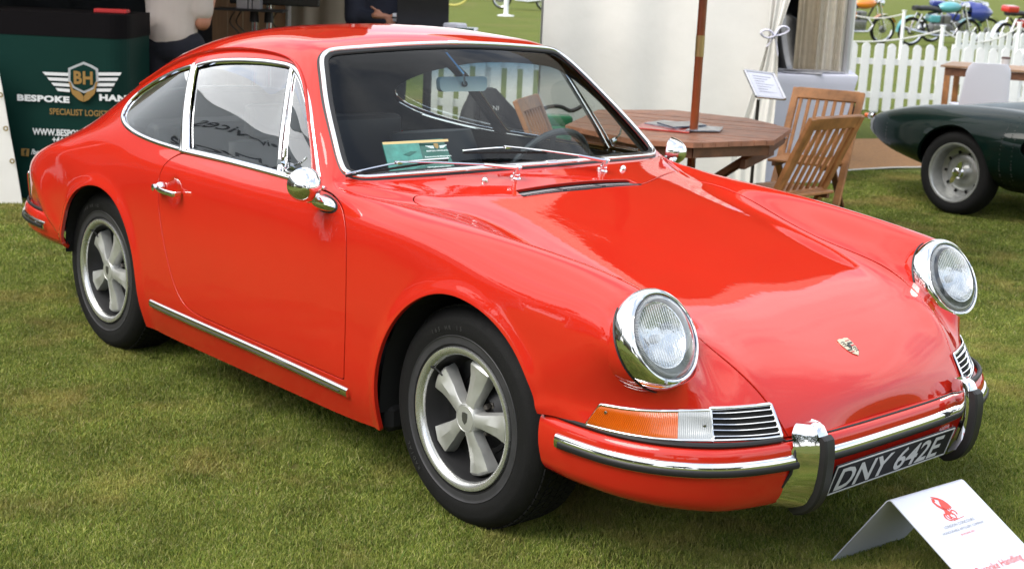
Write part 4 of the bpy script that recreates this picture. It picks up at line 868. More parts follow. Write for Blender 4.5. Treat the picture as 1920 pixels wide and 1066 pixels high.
# ------------------------------------------------------------------ fresh-air grille, washer jets, wipers
mb = MB(); c = [top_pt(-.334, y, -.012)[0] for y in np.linspace(-.268, .268, 24)]
mb.grid([[p+[-.026, 0, -.004] for p in c], [p+[.026, 0, -.004] for p in c]]); vg = mb.build('fresh_air_grille', BLKP, car)
mb = MB(); mb.grid([[p+[-.022, 0, .012] for p in c], [p+[-.026, 0, -.004] for p in c]]); mb.grid([[p+[.022, 0, .012] for p in c], [p+[.026, 0, -.004] for p in c]]); mb.build('slot_wall', BLKP, vg)
mb = MB(); tw = mat('grille_mesh_steel', (.42, .42, .43), .4, .3)
for y in np.linspace(-.250, .250, 84):
    if abs(abs(y)-.085) < .009: continue
    p = top_pt(-.334, y, -.004)[0]; mb.beam(p+[-.022, 0, -.001], p+[.022, 0, .001], .0030, .002, 0)
tag(mb.build('grille_bars', tw, vg), kind='stuff')
for y in (-.085, .085):
    p = top_pt(-.338, y, -.008)[0]; MB().box(p, (.04, .012, .008), .002).build('grille_bracket', BLKP, vg)
for s in (-1, 1):
    p, n = top_pt(-.447, s*.312); mb = MB(); mb.lathe([(.011, -.003), (.0105, .004), (.008, .010), (.004, .014), (0, .015)], p, n, 20); mb.build('washer_jet', CHR, car)
def wiper(pv, elbow, tips, lift):
    w = bpy.data.objects.new('wiper', None); COL.objects.link(w); w.parent = car; pv = np.array(pv)
    p, n = top_pt(pv[0], pv[1]); mb = MB(); mb.lathe([(.018, -.002), (.0175, .004), (.012, .008), (.012, .016), (.009, .018), (.009, .034), (.0115, .035), (.0115, .044), (.006, .048), (0, .049)], p, (n+[.12, 0, .1])/np.linalg.norm(n+[.12, 0, .1]), 24); mb.build('pivot', CHR, w)
    q0 = p+n*.038; e = np.array(elbow); mb = MB(); mid = q0*.72+e*.28+[0, 0, .004]
    mb.tube([q0, q0*.93+e*.07, mid], [.012, .0105, .008], 8, ell=(1, .7)); mb.tube([mid, (mid+e)/2+[0, 0, .002], e], [.0068, .0056, .0048], 8, ell=(1.2, .6)); mb.build('wiper_arm', CHR, w)
    a, b = map(np.array, tips); P = curve([a, a*.72+b*.28+[0, 0, .007], (a+b)/2+[.002, 0, .010], a*.28+b*.72+[0, 0, .007], b], 20); mb = MB(); mb.tube(P, .0042, 6, ell=(1.5, .7)); mb.box((a+b)/2+[.003, 0, .010], (.018, .02, .010), .002); mb.build('blade_frame', CHR, w)
    P = curve([a, (a+b)/2+[0, 0, .001], b], 14)+[-.002, 0, -.007]; mb = MB(); mb.tube(P, .0030, 6, ell=(.6, 1.4)); mb.build('blade_rubber', RUB, w)
def wsp(y, h, off=.02):
    """point on the windscreen at y, h metres above its base"""
    v = 13-(13-9.9)*0; best = None
    for vv in np.linspace(9.9, 13, 60):
        for uu in (7+h*7,):
            p, n = uv_pt(uu, vv)
            if best is None or abs(p[1]-abs(y)) < best[0]: best = (abs(p[1]-abs(y)), p, n)
    p, n = best[1]*[1, np.sign(y) if y else 1, 1], best[2]*[1, np.sign(y) if y else 1, 1]; return p+n*off
wiper((-.432, -.196), wsp(-.545, .034, .030), (wsp(-.70, .012, .020), wsp(-.375, .036, .022)), 0)
wiper((-.432, .196), wsp(-.165, .052, .032), (wsp(-.305, .055, .022), wsp(.0, .036, .022)), 0)
# ------------------------------------------------------------------ door handles and mirrors
for s, dr in ((-1, doors[0]), (1, doors[1])):
    mb = MB(); a = np.array([-1.618, .806, .735]); b = np.array([-1.474, .806, .731])
    P = [a+[.004, .018, 0], a*.75+b*.25+[0, .030, 0], (a+b)/2+[0, .034, 0], a*.25+b*.75+[0, .032, 0], b+[-.004, .026, -.001]]; mb.tube(curve(P, 14), [.0125]+[.0105]*5+[.010]*6+[.011, .010], 10, ell=(.62, 1), up=(0, 0, 1))
    mb.lathe([(.019, -.004), (.019, .006), (.016, .014), (.010, .022), (.0, .024)], a+[.002, 0, 0], (0, 1, 0), 20); mb.box(b+[-.006, .014, 0], (.014, .03, .017), .003); h = mir(mb, s).build('door_handle', CHR, dr)
    mb = MB(); mb.lathe([(.0125, .012), (.012, .026), (.007, .028), (.0, .028)], a+[.0, .006, 0], (-.08, .99, 0), 18); mir(mb, s).build('lock_button', CHR, h)
    # mirror: bullet foot, short stem, round head
    m_ = bpy.data.objects.new('wing_mirror', None); COL.objects.link(m_); m_.parent = car
    p, n = side_pt(-.640, .826); x_ = np.array([1., -.02, -.10]); x_ /= np.linalg.norm(x_); n = np.array([0, n[1], n[2]]); n /= np.linalg.norm(n); y_ = np.cross(n, x_)
    rows = []
    for k in range(19):
        a = 2*PI*k/18; row = []
        for rr, hh in ((1.12, -.002), (1.12, .003), (1., .004), (.97, .010), (.85, .022), (.6, .033), (.3, .038), (.02, .039)):
            X = math.cos(a)*(.062 if math.cos(a) > 0 else .030)*rr; Y = math.sin(a)*.024*rr; row.append(p+x_*(X+(-.012*(1-rr)))+y_*Y+n*hh)
        rows.append(row)
    mb = MB(); mb.grid(np.array(rows)[:, 2:], flip=True); mir(mb, s).build('mirror_foot', CHR, m_); mb = MB(); mb.grid(np.array(rows)[:, :3], flip=True); mir(mb, s).build('foot_gasket', RUB, m_)
    hc = np.array([-.632, .856, .884]) if s < 0 else np.array([-.675, .832, .893]); ax = np.array([.90, .40, -.05]); ax /= np.linalg.norm(ax)
    mb = MB(); mb.tube([p+n*.030+x_*-.022, (p+n*.03+hc)/2+[-.006, .004, -.008], hc+[.004, -.01, -.045]], [.012, .0085, .009], 12); mir(mb, s).build('mirror_stem', CHR, m_)
    mb = MB(); R = .052; mb.lathe([(.0, .046), (.014, .044), (.028, .036), (.039, .024), (.047, .008), (R, -.010), (R+.0015, -.018), (R, -.021), (R-.004, -.0205), (0, -.0205)], hc, ax, 48); mir(mb, s).build('mirror_head', CHR, m_)
# rear lamps
for s in (-1, 1):
    P = [(x, z) for x, z in ((-3.02, .46), (-3.10, .46), (-3.115, .50), (-3.09, .575), (-3.05, .585), (-3.01, .50))]
    A_, F_ = clip(ATT, [tuple(f) for f in QUADS], np.maximum(ATT[:, 0]+3.0, np.maximum(ATT[:, 2]-.585, np.maximum(.475-ATT[:, 2], .43-ATT[:, 1]))), True)
    o = sym('tail_light', A_, F_, mat('tail_lens', (.45, .02, .01), .2, 0, 1.), car, .004, .010, both=False, side=s)
    cnt = {}
    A3, F3 = clip(ATT, [tuple(f) for f in QUADS], np.maximum(ATT[:, 0]+2.987, np.maximum(ATT[:, 2]-.595, np.maximum(.467-ATT[:, 2], .42-ATT[:, 1]))), True); sym('tail_light_frame', A3, F3, CHR, car, .004, .006, both=False, side=s)
# ------------------------------------------------------------------ cabin
def rbx(c, d, r=.03, seg=3):
    bm = bmesh.new(); bmesh.ops.create_cube(bm, size=1); bmesh.ops.scale(bm, vec=d, verts=bm.verts); bmesh.ops.bevel(bm, geom=bm.edges[:], offset=r, segments=seg, affect='EDGES', profile=.6); bmesh.ops.translate(bm, vec=c, verts=bm.verts)
    V = [v.co[:] for v in bm.verts]; F = [[v.index for v in f.verts] for f in bm.faces]; bm.verts.index_update(); bm.free(); return V, F
for y in (-.36, .36):
    st = bpy.data.objects.new('seat', None); COL.objects.link(st); st.parent = car
    mb = MB(); mb.add(*rbx((-1.17, y, .42), (.52, .50, .20), .06)); mb.build('seat_cushion', VINYL, st)
    rows = []
    for t in np.linspace(0, 1, 14):
        x = -1.40-.16*t; z = .46+.43*t; w = .25-.05*max(0, t-.5)**1.4*2; th = .07-.025*t; rows.append([(x-th*.9*math.cos(a)*.9+.0, y+w*math.sin(a)*(1 if abs(math.sin(a)) < .9 else .98), z) for a in np.linspace(0, 2*PI, 25)])
    mb = MB(); mb.grid(rows); mb.F.append(tuple(13*25+i for i in range(24))); mb.build('seat_back', VINYL, st)
    mb = MB(); mb.add(*rbx((-1.585, y, .955), (.07, .24, .13), .03)); mb.build('headrest', mat('grey_vinyl', (.05, .053, .056), .45), st) if y < 0 else None
mb = MB(); mb.add(*rbx((-1.98, 0, .50), (.25, 1.10, .12), .04)); mb.add(*rbx((-2.10, 0, .70), (.10, 1.20, .40), .04)); mb.build('rear_seat', VINYL, car)
mb = MB(); mb.add(*rbx((-2.33, 0, .83), (.42, 1.10, .06), .02)); mb.build('parcel_shelf', VINYL, car)
mb = MB()          # dashboard with its top pad following the screen
rows = []
for y in np.linspace(-.70, .70, 31):
    xb = -.475-.19*(abs(y)/.73)**2.2; rows.append([(xb-.005, y, .868), (xb-.10, y, .880), (xb-.22, y, .872), (xb-.255, y, .855), (xb-.262, y, .83), (xb-.245, y, .80), (xb-.24, y, .66), (xb-.10, y, .60)])
mb.grid(rows); dash = mb.build('dashboard', VINYL, car)
mb = MB()
for k, y in enumerate((.20, .28, .37, .455, .53)): mb.lathe([(.048, 0), (.048, .010), (.040, .010), (.039, .004), (0, .004)], (-.735-.03*(k > 2), y, .765), (-1, 0, .1), 24)
mb.build('instrument', BLKP, dash)
sw = bpy.data.objects.new('steering_wheel', None); COL.objects.link(sw); sw.parent = car
sc_, sa_ = np.array([-.895, .37, .79]), np.array([-.92, 0, .40]); sa_ /= np.linalg.norm(sa_); mb = MB(); u = np.array([0, 1., 0]); v = np.cross(sa_, u); v = v if v[2] > 0 else -v
mb.tube([sc_+(u*math.cos(a)+v*math.sin(a))*.200 for a in np.linspace(0, 2*PI, 49)[:-1]], .0125, 10, closed=True); mb.build('wheel_rim', VINYL, sw)
mb = MB()
for a in (0, PI/2+.2, PI, 3*PI/2): mb.beam(sc_-sa_*.02, sc_+(u*math.cos(a)+v*math.sin(a))*.195, .024, .004, 0, sa_)
mb.build('wheel_spoke', BLKP, sw); mb = MB(); mb.lathe([(.06, -.035), (.06, .0), (.05, .008), (0, .012)], sc_, sa_, 28); mb.tube([sc_-sa_*.03, sc_-sa_*.25], .03, 10); mb.build('horn_pad', VINYL, sw)
# rear-view mirror
rm = bpy.data.objects.new('rear_view_mirror', None); COL.objects.link(rm); rm.parent = car
mc = np.array([-.975, .022, 1.137]); mx_ = np.array([.10, .98, .0]); mx_ /= np.linalg.norm(mx_); mz = np.array([-.10, 0, 1.]); mz -= mx_*(mz @ mx_); mz /= np.linalg.norm(mz); mn = np.cross(mx_, mz)
poly = rounded([(-.098, -.026), (.098, -.026), (.102, .026), (-.102, .026)], .02)
MG = mat('mirror_shell', (.42, .49, .47), .35, .1, .4); MB().prism(poly, mc-mn*.012, mx_, mz, mn*.024).build('mirror_shell', MG, rm, True, True)
mb = MB(); mb.lathe([(.010, 0), (.010, .010), (.005, .012)], mc+mn*.012, mn, 14); mb.build('mirror_joint', BLKP, rm); mb = MB(); mb.tube([mc+mn*.022+[0, -.004, 0], mc+mn*.03+[.003, -.018, .035], np.array([-1.000, -.035, 1.245])], .0045, 8); mb.build('mirror_stalk', CHR, rm)
# inner sill moulding and pillar strips
for s in (-1, 1):
    P = [side_pt(x, z, -.032)[0] for x, z in curve([(-.80, .880), (-1.2, .884), (-1.55, .880), (-1.9, .893), (-2.08, .922), (-2.15, .955)], 40)]; mb = MB(); mb.tube(P, .006, 8); mir(mb, s).build('inner_sill_moulding', CHR, car)
# brochure lying against the screen
GR1 = mat('brochure_green', (.006, .10, .075), .3, 0, .6); GR2 = mat('brochure_teal', (.05, .24, .20), .35, 0, .6, noise=.5, nscale=22)
b0, b1, b2, b3 = np.array([-.735, -.500, .985]), np.array([-.695, -.285, .993]), np.array([-.575, -.315, .893]), np.array([-.635, -.535, .886])
br = MB().add([b3, b2, b1, b0, b3+[-.003, 0, -.002], b2+[-.003, 0, -.002], b1+[-.003, 0, -.002], b0+[-.003, 0, -.002]], [(0, 1, 2, 3), (7, 6, 5, 4), (0, 4, 5, 1), (1, 5, 6, 2), (2, 6, 7, 3), (3, 7, 4, 0)]).build('brochure', GR1, None, False)
tag(br, 'dark green brochure with winged emblem propped behind the windscreen', 'brochure')
bx = (b2-b3)/np.linalg.norm(b2-b3); by = (b0-b3); by -= bx*(by @ bx); by /= np.linalg.norm(by); bn = np.cross(bx, by); bl = lambda a, b: b3+(b2-b3)*a+(b0-b3)*b+bn*.0012
mb = MB(); mb.add([bl(0, .10), bl(.54, .10), bl(.54, .93), bl(0, .93)], [(0, 1, 2, 3)]); mb.build('cover_photo', GR2, br, False)
mb = MB(); mb.add([bl(0, .93), bl(1, .93), bl(1, 1), bl(0, 1)], [(0, 1, 2, 3)]); mb.build('cover_edge', mat('cover_cream', (.70, .45, .20), .5), br, False)
mb = MB(); mb.add([bl(.02, .02), bl(.95, .06), bl(.98, .17), bl(.02, .13)], [(0, 1, 2, 3)]); mb.build('cover_band', mat('cover_white', (.7, .7, .7), .5), br, False)
for t_, a, b, sz in (('Automotive & Motorsport', .57, .50, .0086), ('Logistics', .57, .42, .0086), ('Delivering global logistics solutions', .57, .22, .0058), ('BESPOKE HANDLING', .62, .66, .008)): text(t_, sz, bl(a, b)+bn*.001, bx, by, WHT, 'cover_text', br, .0002)
for sg in (-1, 1):
    for k in range(3): MB().prism([(sg*.010, -.004*k), (sg*(.038-.006*k), -.004*k+.002), (sg*(.036-.006*k), -.004*k-.001), (sg*.010, -.004*k-.0028)], bl(.79, .82)+bn*.001, bx, by, bn*.0003).build('cover_wing', WHT, br, False)
MB().prism([(-.008, .008), (0, .011), (.008, .008), (.007, -.006), (0, -.013), (-.007, -.006)], bl(.79, .82)+bn*.0011, bx, by, bn*.0003).build('cover_shield', GOLD, br, False)
for k_, (a, b) in enumerate(((.10, .30), (.26, .62), (.36, .20))): MB().prism([(0, 0), (.03, .012), (.05, .010), (.02, -.006)], bl(a, b)+bn*.001, bx, by, bn*.0003).build('cover_shape', GR1, br, False)
# ================================================================== everything round the car
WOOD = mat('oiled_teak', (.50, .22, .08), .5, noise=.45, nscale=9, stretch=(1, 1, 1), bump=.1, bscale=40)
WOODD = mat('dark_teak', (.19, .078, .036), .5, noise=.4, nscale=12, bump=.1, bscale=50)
WOODT = mat('table_teak', (.44, .19, .11), .45, noise=.35, nscale=14, bump=.08, bscale=60)
CANV = mat('white_canvas', (.86, .845, .80), .85, noise=.08, nscale=1.6, bump=.35, bscale=9)
CANV2 = mat('cream_canvas', (.40, .34, .26), .9, noise=.12, nscale=3, bump=.2, bscale=12)
PICK = mat('white_picket_paint', (.86, .87, .88), .5, noise=.06, nscale=8)
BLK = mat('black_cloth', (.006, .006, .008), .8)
def pt(s, D, z=0.): return CAM*[1, 1, 0]+RG*s+FG*D+[0, 0, z]
def sD(px, D): return (px-960)/FPX*D
def px3(px, D, z=0., zr=None):
    """plan point under photo column px (read at height zr), D metres ahead, returned at height z"""
    zr = (.6 if z == 0 else z) if zr is None else zr; p = at(px, 200, D)
    for _ in range(6):
        d = np.array([p[0], p[1], zr])-CAM; py = 533-FPX*(d @ CU)/(d @ CF); p = at(px, py, D)
    return np.array([p[0], p[1], z])
def frame_rot(ang):
    """rotation about z so that local x points to ang measured from camera-right towards camera-forward"""
    v = RG*math.cos(ang)+FG*math.sin(ang); return math.atan2(v[1], v[0])
# ---- sandy strip beside the marquee
sp = [ground(*p)[:2] for p in ((1330, 342), (1500, 330), (1600, 321), (1680, 316), (1745, 312), (1850, 303), (1960, 292), (1960, 250), (1850, 255), (1740, 258), (1640, 261), (1500, 262), (1330, 262))]
SANDM = mat('sandy_matting', (.36, .18, .065), .9, noise=.25, nscale=30, bump=.5, bscale=140)
tag(MB().add([(x, y, .006) for x, y in sp], [tuple(range(len(sp)))]).build('sand_path', SANDM, None, False), kind='structure')
P = [np.array([*ground(*p)[:2], .012]) for p in ((1330, 343), (1420, 337), (1500, 331), (1560, 325), (1600, 321), (1640, 318.5), (1680, 316.5), (1720, 316), (1760, 313), (1850, 304))]
mb = MB(); mb.tube(curve(P, 40), .014, 6, ell=(1, .5)); tag(mb.build('path_edging', mat('edging_tape', (.55, .52, .46), .6)), 'pale edging tape along the near side of the sandy path', 'edging')
# ---- picket fences
def picket_fence(a, b, pitch, h, label, group, tilt=0., w=.10, rails=(.22, .62), step=None):
    a, b = np.array(a, float), np.array(b, float); d = b-a; Ln = np.linalg.norm(d); d /= Ln; n = np.array([-d[1], d[0], 0]); n = n*(1 if n @ (CAM-a) > 0 else -1)
    f = thing('picket_fence', label, 'fence', a, 0, group); base = None; k = 0
    poly = [(-w/2, .03), (w/2, .03), (w/2, h-w*.45), (w*.3, h-w*.12), (0, h), (-w*.3, h-w*.12), (-w/2, h-w*.45)]
    proto = MB().prism(poly, (0, 0, 0), d, (0, 0, 1), n*.018)
    x = pitch/2
    while x < Ln:
        if base is None: o = proto.build('picket', PICK, f, False); base = o
        else: o = base.copy(); COL.objects.link(o)
        o.location = d*x+n*.02+[0, 0, random.uniform(-.008, .008)]; o.rotation_euler = (0, 0, 0); x += pitch
    for z in rails: MB().beam(d*0+[0, 0, z], d*Ln+[0, 0, z], .035, .07).build('rail', PICK, f, False)
    x = .6
    while x < Ln: MB().box(d*x-n*.03+[0, 0, h*.5], (.06, .06, h*.98)).build('post', PICK, f, False); x += 1.8
    return f
g_f = 'white picket fences round the display area'
picket_fence(px3(800, 13.9), px3(1290, 13.4), .157, .86, 'white picket fence seen through the red car windscreen', g_f)
picket_fence(px3(1560, 17.2), px3(2060, 17.6), .160, .84, 'low white picket fence behind the dark green racing car', g_f)
picket_fence(px3(1786, 22.5), px3(2080, 24.0), .150, .86, 'second white picket fence farther off beside the motorcycles', g_f)
# ---- rope barrier
mb_post = [(1692, 29.5, 1.0), (1764, 22.6, .92), (1906, 22.8, 1.02), (2010, 23, 1.0)]
tops = []
for i, (px_, D_, h_) in enumerate(mb_post):
    p = px3(px_, D_); t = thing('rope_post', ['white rope post behind the motorcycles near the teal fuel tank', 'white rope post in front of the teal motorcycle rear wheel', 'white rope post in front of the red motorcycle', 'white rope post at the far right of the barrier'][i], 'post', p, 0, 'white rope barrier posts')
    MB().box((0, 0, h_/2), (.055, .055, h_), .006).build('post_shaft', PICK, t, False); MB().box((0, 0, h_+.01), (.075, .075, .02), .004).build('post_cap', PICK, t, False); tops.append(p+[0, 0, h_-.05])
ROPE = mat('white_rope', (.62, .62, .60), .7)
def rope(a, b, sag, label): 
    P = [a*(1-t)+b*t-[0, 0, sag*4*t*(1-t)] for t in np.linspace(0, 1, 16)]; mb = MB(); mb.tube(P, .014, 6); tag(mb.build('barrier_rope', ROPE), label, 'rope', 'barrier ropes')
rope(px3(1500, 22.6, .72), tops[1], .16, 'white barrier rope hanging from the marquee to the first post'); rope(px3(1590, 30, .9), tops[0], .1, 'white barrier rope in front of the orange motorcycle tank'); rope(tops[1], tops[2], .22, 'white barrier rope between two posts above the picket fence'); rope(tops[2], tops[3], .15, 'white barrier rope at the right edge by the red motorcycle')
# ---- motorcycles
STEEL = mat('cast_engine', (.30, .30, .31), .35, .9, noise=.4, nscale=30); PIPE = mat('chrome_pipe', (.75, .76, .78), .12, 1.); SEATM = mat('bike_seat_black', (.012, .012, .013), .5)
def motorcycle(px_, D_, ang, colr, label, tank=1., fairing=False, lean=.10):
    p = px3(px_, D_); m = thing('motorcycle', label, 'motorcycle', p, frame_rot(ang), 'motorcycles behind the rope'); m.rotation_euler[0] = lean; m.scale = (1.16, 1.16, 1.16)
    cm = mat('bike_paint_%d' % int(colr[0]*1000+colr[2]*97), colr, .25, 0, 1.)
    for nm, x in (('front_wheel', .70), ('rear_wheel', -.70)):
        w = bpy.data.objects.new(nm, None); COL.objects.link(w); w.parent = m; w.location = (x, 0, .315)
        mb = MB(); mb.lathe([(.26, -.045), (.30, -.042), (.315, 0), (.30, .042), (.26, .045), (.25, 0)], (0, 0, 0), (0, 1, 0), 36, True); mb.build('tyre', TYRE, w)
        mb = MB(); mb.lathe([(.262, -.03), (.262, .03), (.245, .02), (.245, -.02)], (0, 0, 0), (0, 1, 0), 36, True); mb.build('rim', PIPE, w); mb = MB()
        for k in range(18): a = 2*PI*k/18; mb.beam((0, .02*(-1)**k, 0), (.25*math.cos(a), 0, .25*math.sin(a)), .005, .005)
        mb.build('spokes', PIPE, w, False); mb = MB(); mb.lathe([(0, -.05), (.07, -.05), (.08, -.02), (.08, .02), (.05, .05), (0, .05)], (0, 0, 0), (0, 1, 0), 20); mb.build('hub', STEEL, w)
    mb = MB(); mb.tube([(.44, 0, .92), (.30, 0, .62), (.18, 0, .30), (-.25, 0, .28), (-.38, 0, .55), (-.60, 0, .72)], .022, 8); mb.tube([(.44, 0, .88), (.0, 0, .78), (-.35, 0, .72)], .025, 8); mb.tube([(-.30, .09, .38), (-.70, .10, .315)], .018, 8); mb.tube([(-.30, -.09, .38), (-.70, -.10, .315)], .018, 8); mb.build('frame', BLKP, m)
    for y in (-.09, .09):
        mb = MB(); mb.tube([(.70, y, .315), (.58, y, .62), (.46, y, .95)], .02, 8); mb.build('fork', PIPE, m); mb = MB(); mb.tube([(-.68, y*1.3, .34), (-.55, y*1.3, .72)], .022, 8); mb.build('shock_absorber', PIPE, m)
    rows = []
    for t in np.linspace(0, 1, 13):
        x = .40-.52*t; r = .155*math.sin(PI*min(max(t*.9+.06, 0), 1))**.5; rows.append([(x, r*1.0*math.cos(a), .86+.03*(1-t)+r*.82*math.sin(a)) for a in np.linspace(0, 2*PI, 17)])
    mb = MB(); mb.grid(rows); mb.build('fuel_tank', cm, m)
    rows = []
    for t in np.linspace(0, 1, 9): x = -.10-.62*t; rows.append([(x, .125*(1-.2*t)*math.cos(a)*(abs(math.cos(a))+.01)**-.3, .80+.035*math.sin(PI*t)+(.06 if t > .85 else 0)*.4+.055*math.sin(a)) for a in np.linspace(0, 2*PI, 15)])
    mb = MB(); mb.grid(rows); mb.F += [tuple(range(14)), tuple(8*15+i for i in range(14))]; mb.build('seat', SEATM, m)
    mb = MB(); mb.add(*rbx((-.02, 0, .40), (.42, .28, .24), .04)); mb.add(*rbx((.10, 0, .60), (.17, .20, .20), .02)); mb.add(*rbx((-.10, 0, .60), (.15, .18, .18), .02)); mb.build('engine', STEEL, m)
    for y in (-.17, .17): mb = MB(); mb.tube([(.20, y*.5, .58), (.34, y*.8, .42), (.22, y, .28), (-.2, y, .26), (-.82, y, .36)], [.022, .022, .025, .035, .045], 10); mb.build('exhaust', PIPE, m)
    mb = MB(); rows = [[(.70+(.345)*math.cos(a), y, .315+.345*math.sin(a)) for y in (-.055, -.03, .03, .055)] for a in np.linspace(.5, 2.4, 12)]; mb.grid(rows); mb.build('front_mudguard', cm, m)
    mb = MB(); rows = [[(-.70+(.35)*math.cos(a), y, .315+.35*math.sin(a)) for y in (-.06, -.03, .03, .06)] for a in np.linspace(.8, 3.2, 12)]; mb.grid(rows); mb.build('rear_mudguard', cm if not fairing else PIPE, m)
    mb = MB(); mb.add(*rbx((-.22, 0, .62), (.26, .26, .16), .04)); mb.build('side_panel', cm, m)
    mb = MB(); mb.tube(curve([(.30, -.36, .98), (.42, -.30, 1.0), (.45, -.1, 1.0), (.45, .1, 1.0), (.42, .30, 1.0), (.30, .36, .98)], 14), .014, 8); mb.build('handlebar', PIPE, m)
    mb = MB(); mb.lathe([(0, -.08), (.06, -.07), (.09, -.02), (.095, .04), (.085, .05), (0, .05)], (.55, 0, .90), (1, 0, 0), 24); mb.build('headlamp', PIPE, m)
    if fairing:
        rows = []
        for t in np.linspace(0, 1, 10): x = .75-.62*t; r = .23*math.sin(PI/2*min(1, t*1.6+.12)); rows.append([(x, r*math.sin(a), .74+r*1.05*math.cos(a)) for a in np.linspace(-2.4, 2.4, 19)])
        mb = MB(); mb.grid(rows); mb.build('fairing', cm, m)
        mb = MB(); mb.add(*rbx((-.66, 0, .92), (.34, .24, .14), .05)); mb.build('tail_cowl', cm, m)
    return m
motorcycle(1604, 37.0, .35, (.75, .22, .01), 'orange motorcycle beside the marquee edge with orange mudguard')
motorcycle(1762, 37.0, .25, (.09, .36, .40), 'teal motorcycle with turquoise fuel tank and black seat')
motorcycle(1800, 40.0, .15, (.02, .04, .26), 'blue motorcycle standing behind the teal one', fairing=True)
motorcycle(1925, 36.0, .5, (.55, .02, .015), 'red motorcycle with full fairing at the right edge', fairing=True)
motorcycle(982, 52., 2.9, (.35, .30, .28), 'motorcycle wheel just showing above the car roof near the marquee')
motorcycle(905, 62., 2.9, (.06, .06, .07), 'distant dark motorcycle beyond the lawn above the car roof')
# distant sign foot and yellow hose
p = px3(950, 45.0); t = thing('sign_post', 'white post on a round foot standing far out on the lawn', 'post', p)
mb = MB(); mb.lathe([(0, .05), (.05, .05), (.26, .02), (.27, 0)], (0, 0, 0), (0, 0, 1), 24); mb.build('foot', PICK, t); MB().box((0, 0, .75), (.11, .11, 1.4), .01).build('shaft', PICK, t, False); MB().box((0, 0, 1.6), (.5, .03, .35), .01).build('sign_board', PICK, t, False)
p = px3(850, 52); mb = MB(); mb.tube([p+[.55*math.cos(a)*RG[0], .55*math.cos(a)*RG[1], .50+.45*math.sin(a)] for a in np.linspace(0, 2*PI, 33)[:-1]], .04, 8, closed=True); tag(mb.build('hoop', mat('yellow_plastic', (.55, .50, .12), .5)), 'yellow hoop standing on the distant lawn beside the laptop', 'hoop')
# dry patches on the far lawn belong to the ground material
# ---- central marquee: canvas wall, tied curtain, dark interior
def canvas(name, a, b, z0, z1, m, parent, folds=8, amp=.03, nu=70, nv=16, seed=0, bottom=None, pinch=None, th=.004):
    a, b = np.array(a, float), np.array(b, float); d = b-a; n = np.array([-d[1], d[0], 0]); n /= np.linalg.norm(n); n = n*(1 if n @ (CAM-a) > 0 else -1); r = np.random.default_rng(seed); ph = r.uniform(0, 6.28, 6); fr = r.uniform(.6, 1.5, 6)*folds*2*PI
    rows = []
    for j in range(nv+1):
        v = j/nv; row = []
        for i in range(nu+1):
            u = i/nu; w = sum(math.sin(fr[k]*u+ph[k]+v*(k-2)*.5)*amp/(1+k*.5) for k in range(6))*(.55+.45*math.cos(v*PI*.5)); uu = u
            if pinch: uu = pinch(u, v)
            zz = z0+(z1-z0)*v; row.append(a+d*uu+n*w+[0, 0, zz])
        rows.append(row)
    rows = np.array(rows); mb = MB(); mb.grid(rows); mb.grid(rows-n*th, flip=True); return mb.build(name, m, parent, True, True, None)
mq = thing('marquee', 'white canvas marquee behind the wooden table with a tied-back curtain', 'marquee', px3(1200, 10.9))
A0, B0 = px3(1020, 10.9, 0, 1.3), px3(1445, 10.75, 0, 1.2); canvas('wall_panel', A0, B0, .0, 2.7, CANV, mq, 3, .013, 90, 20, 3)
canvas('side_wall', A0, px3(1075, 15.0), .0, 2.7, CANV, mq, 5, .02, 60, 14, 4)
p0 = px3(1448, 10.78, 0, 1.2); mb = MB(); mb.tube([p0+[0, 0, 0], p0+[0, 0, 2.7]], .03, 8); mb.tube([px3(1592, 11.2, 0, 1.2), px3(1592, 11.2, 0, 1.2)+[0, 0, 2.7]], .03, 8); mb.build('frame_pole', mat('pole_alu', (.5, .5, .5), .4, .8), mq, True, True)
def tied(u, v):   # curtain gathered at tie height
    zz = v*2.7; g_ = math.exp(-((zz-1.13)/.38)**2); wd = (.20+.80*(1-g_)) if zz > 1.3 else .20+.62*(1-g_); return u*wd
canvas('tied_curtain', px3(1442, 10.62, 0, 1.2)+0, px3(1548, 10.50, 0, 1.2), .0, 2.7, CANV, mq, 4, .020, 70, 40, 8, pinch=lambda u, v: u*(.14+.70*min(1, abs(v*2.7-1.12)/1.35)**.8) if v*2.7 > 1.12 else u*(.14+.52*min(1, (1.12-v*2.7)/.8)**.8)-.50*min(1, (1.12-v*2.7)/.9)**1.1)
c = px3(1452, 10.40, 1.14); mb = MB()
for sx_, dz in ((-1, .02), (1, .05)): mb.tube(curve([c, c+RG*.05*sx_+[0, 0, dz+.02], c+RG*.10*sx_+[0, 0, dz], c+RG*.06*sx_+[0, 0, dz-.035], c], 14), .017, 6, ell=(1.6, .5))
mb.tube(curve([c, c+RG*.02+[0, 0, -.06], c+RG*.035+[0, 0, -.14]], 8), .014, 6, ell=(1.5, .4)); mb.tube(curve([c, c-RG*.03+[0, 0, -.05], c-RG*.05+[0, 0, -.08]], 8), .012, 6, ell=(1.5, .4)); mb.build('ribbon_bow', mat('white_ribbon', (.62, .62, .72), .6), mq, True, True)
canvas('inner_curtain', px3(1494, 11.6, 0, 1.2), px3(1545, 11.55, 0, 1.2), .0, 2.7, mat('beige_lining', (.66, .57, .42), .9, noise=.1), mq, 3, .02, 30, 10, 5)
canvas('corner_curtain', px3(1536, 11.35, 0, 1.2), px3(1594, 11.3, 0, 1.2), .0, 2.7, mat('warm_canvas', (.74, .68, .56), .85, noise=.1), mq, 3, .03, 30, 10, 6)
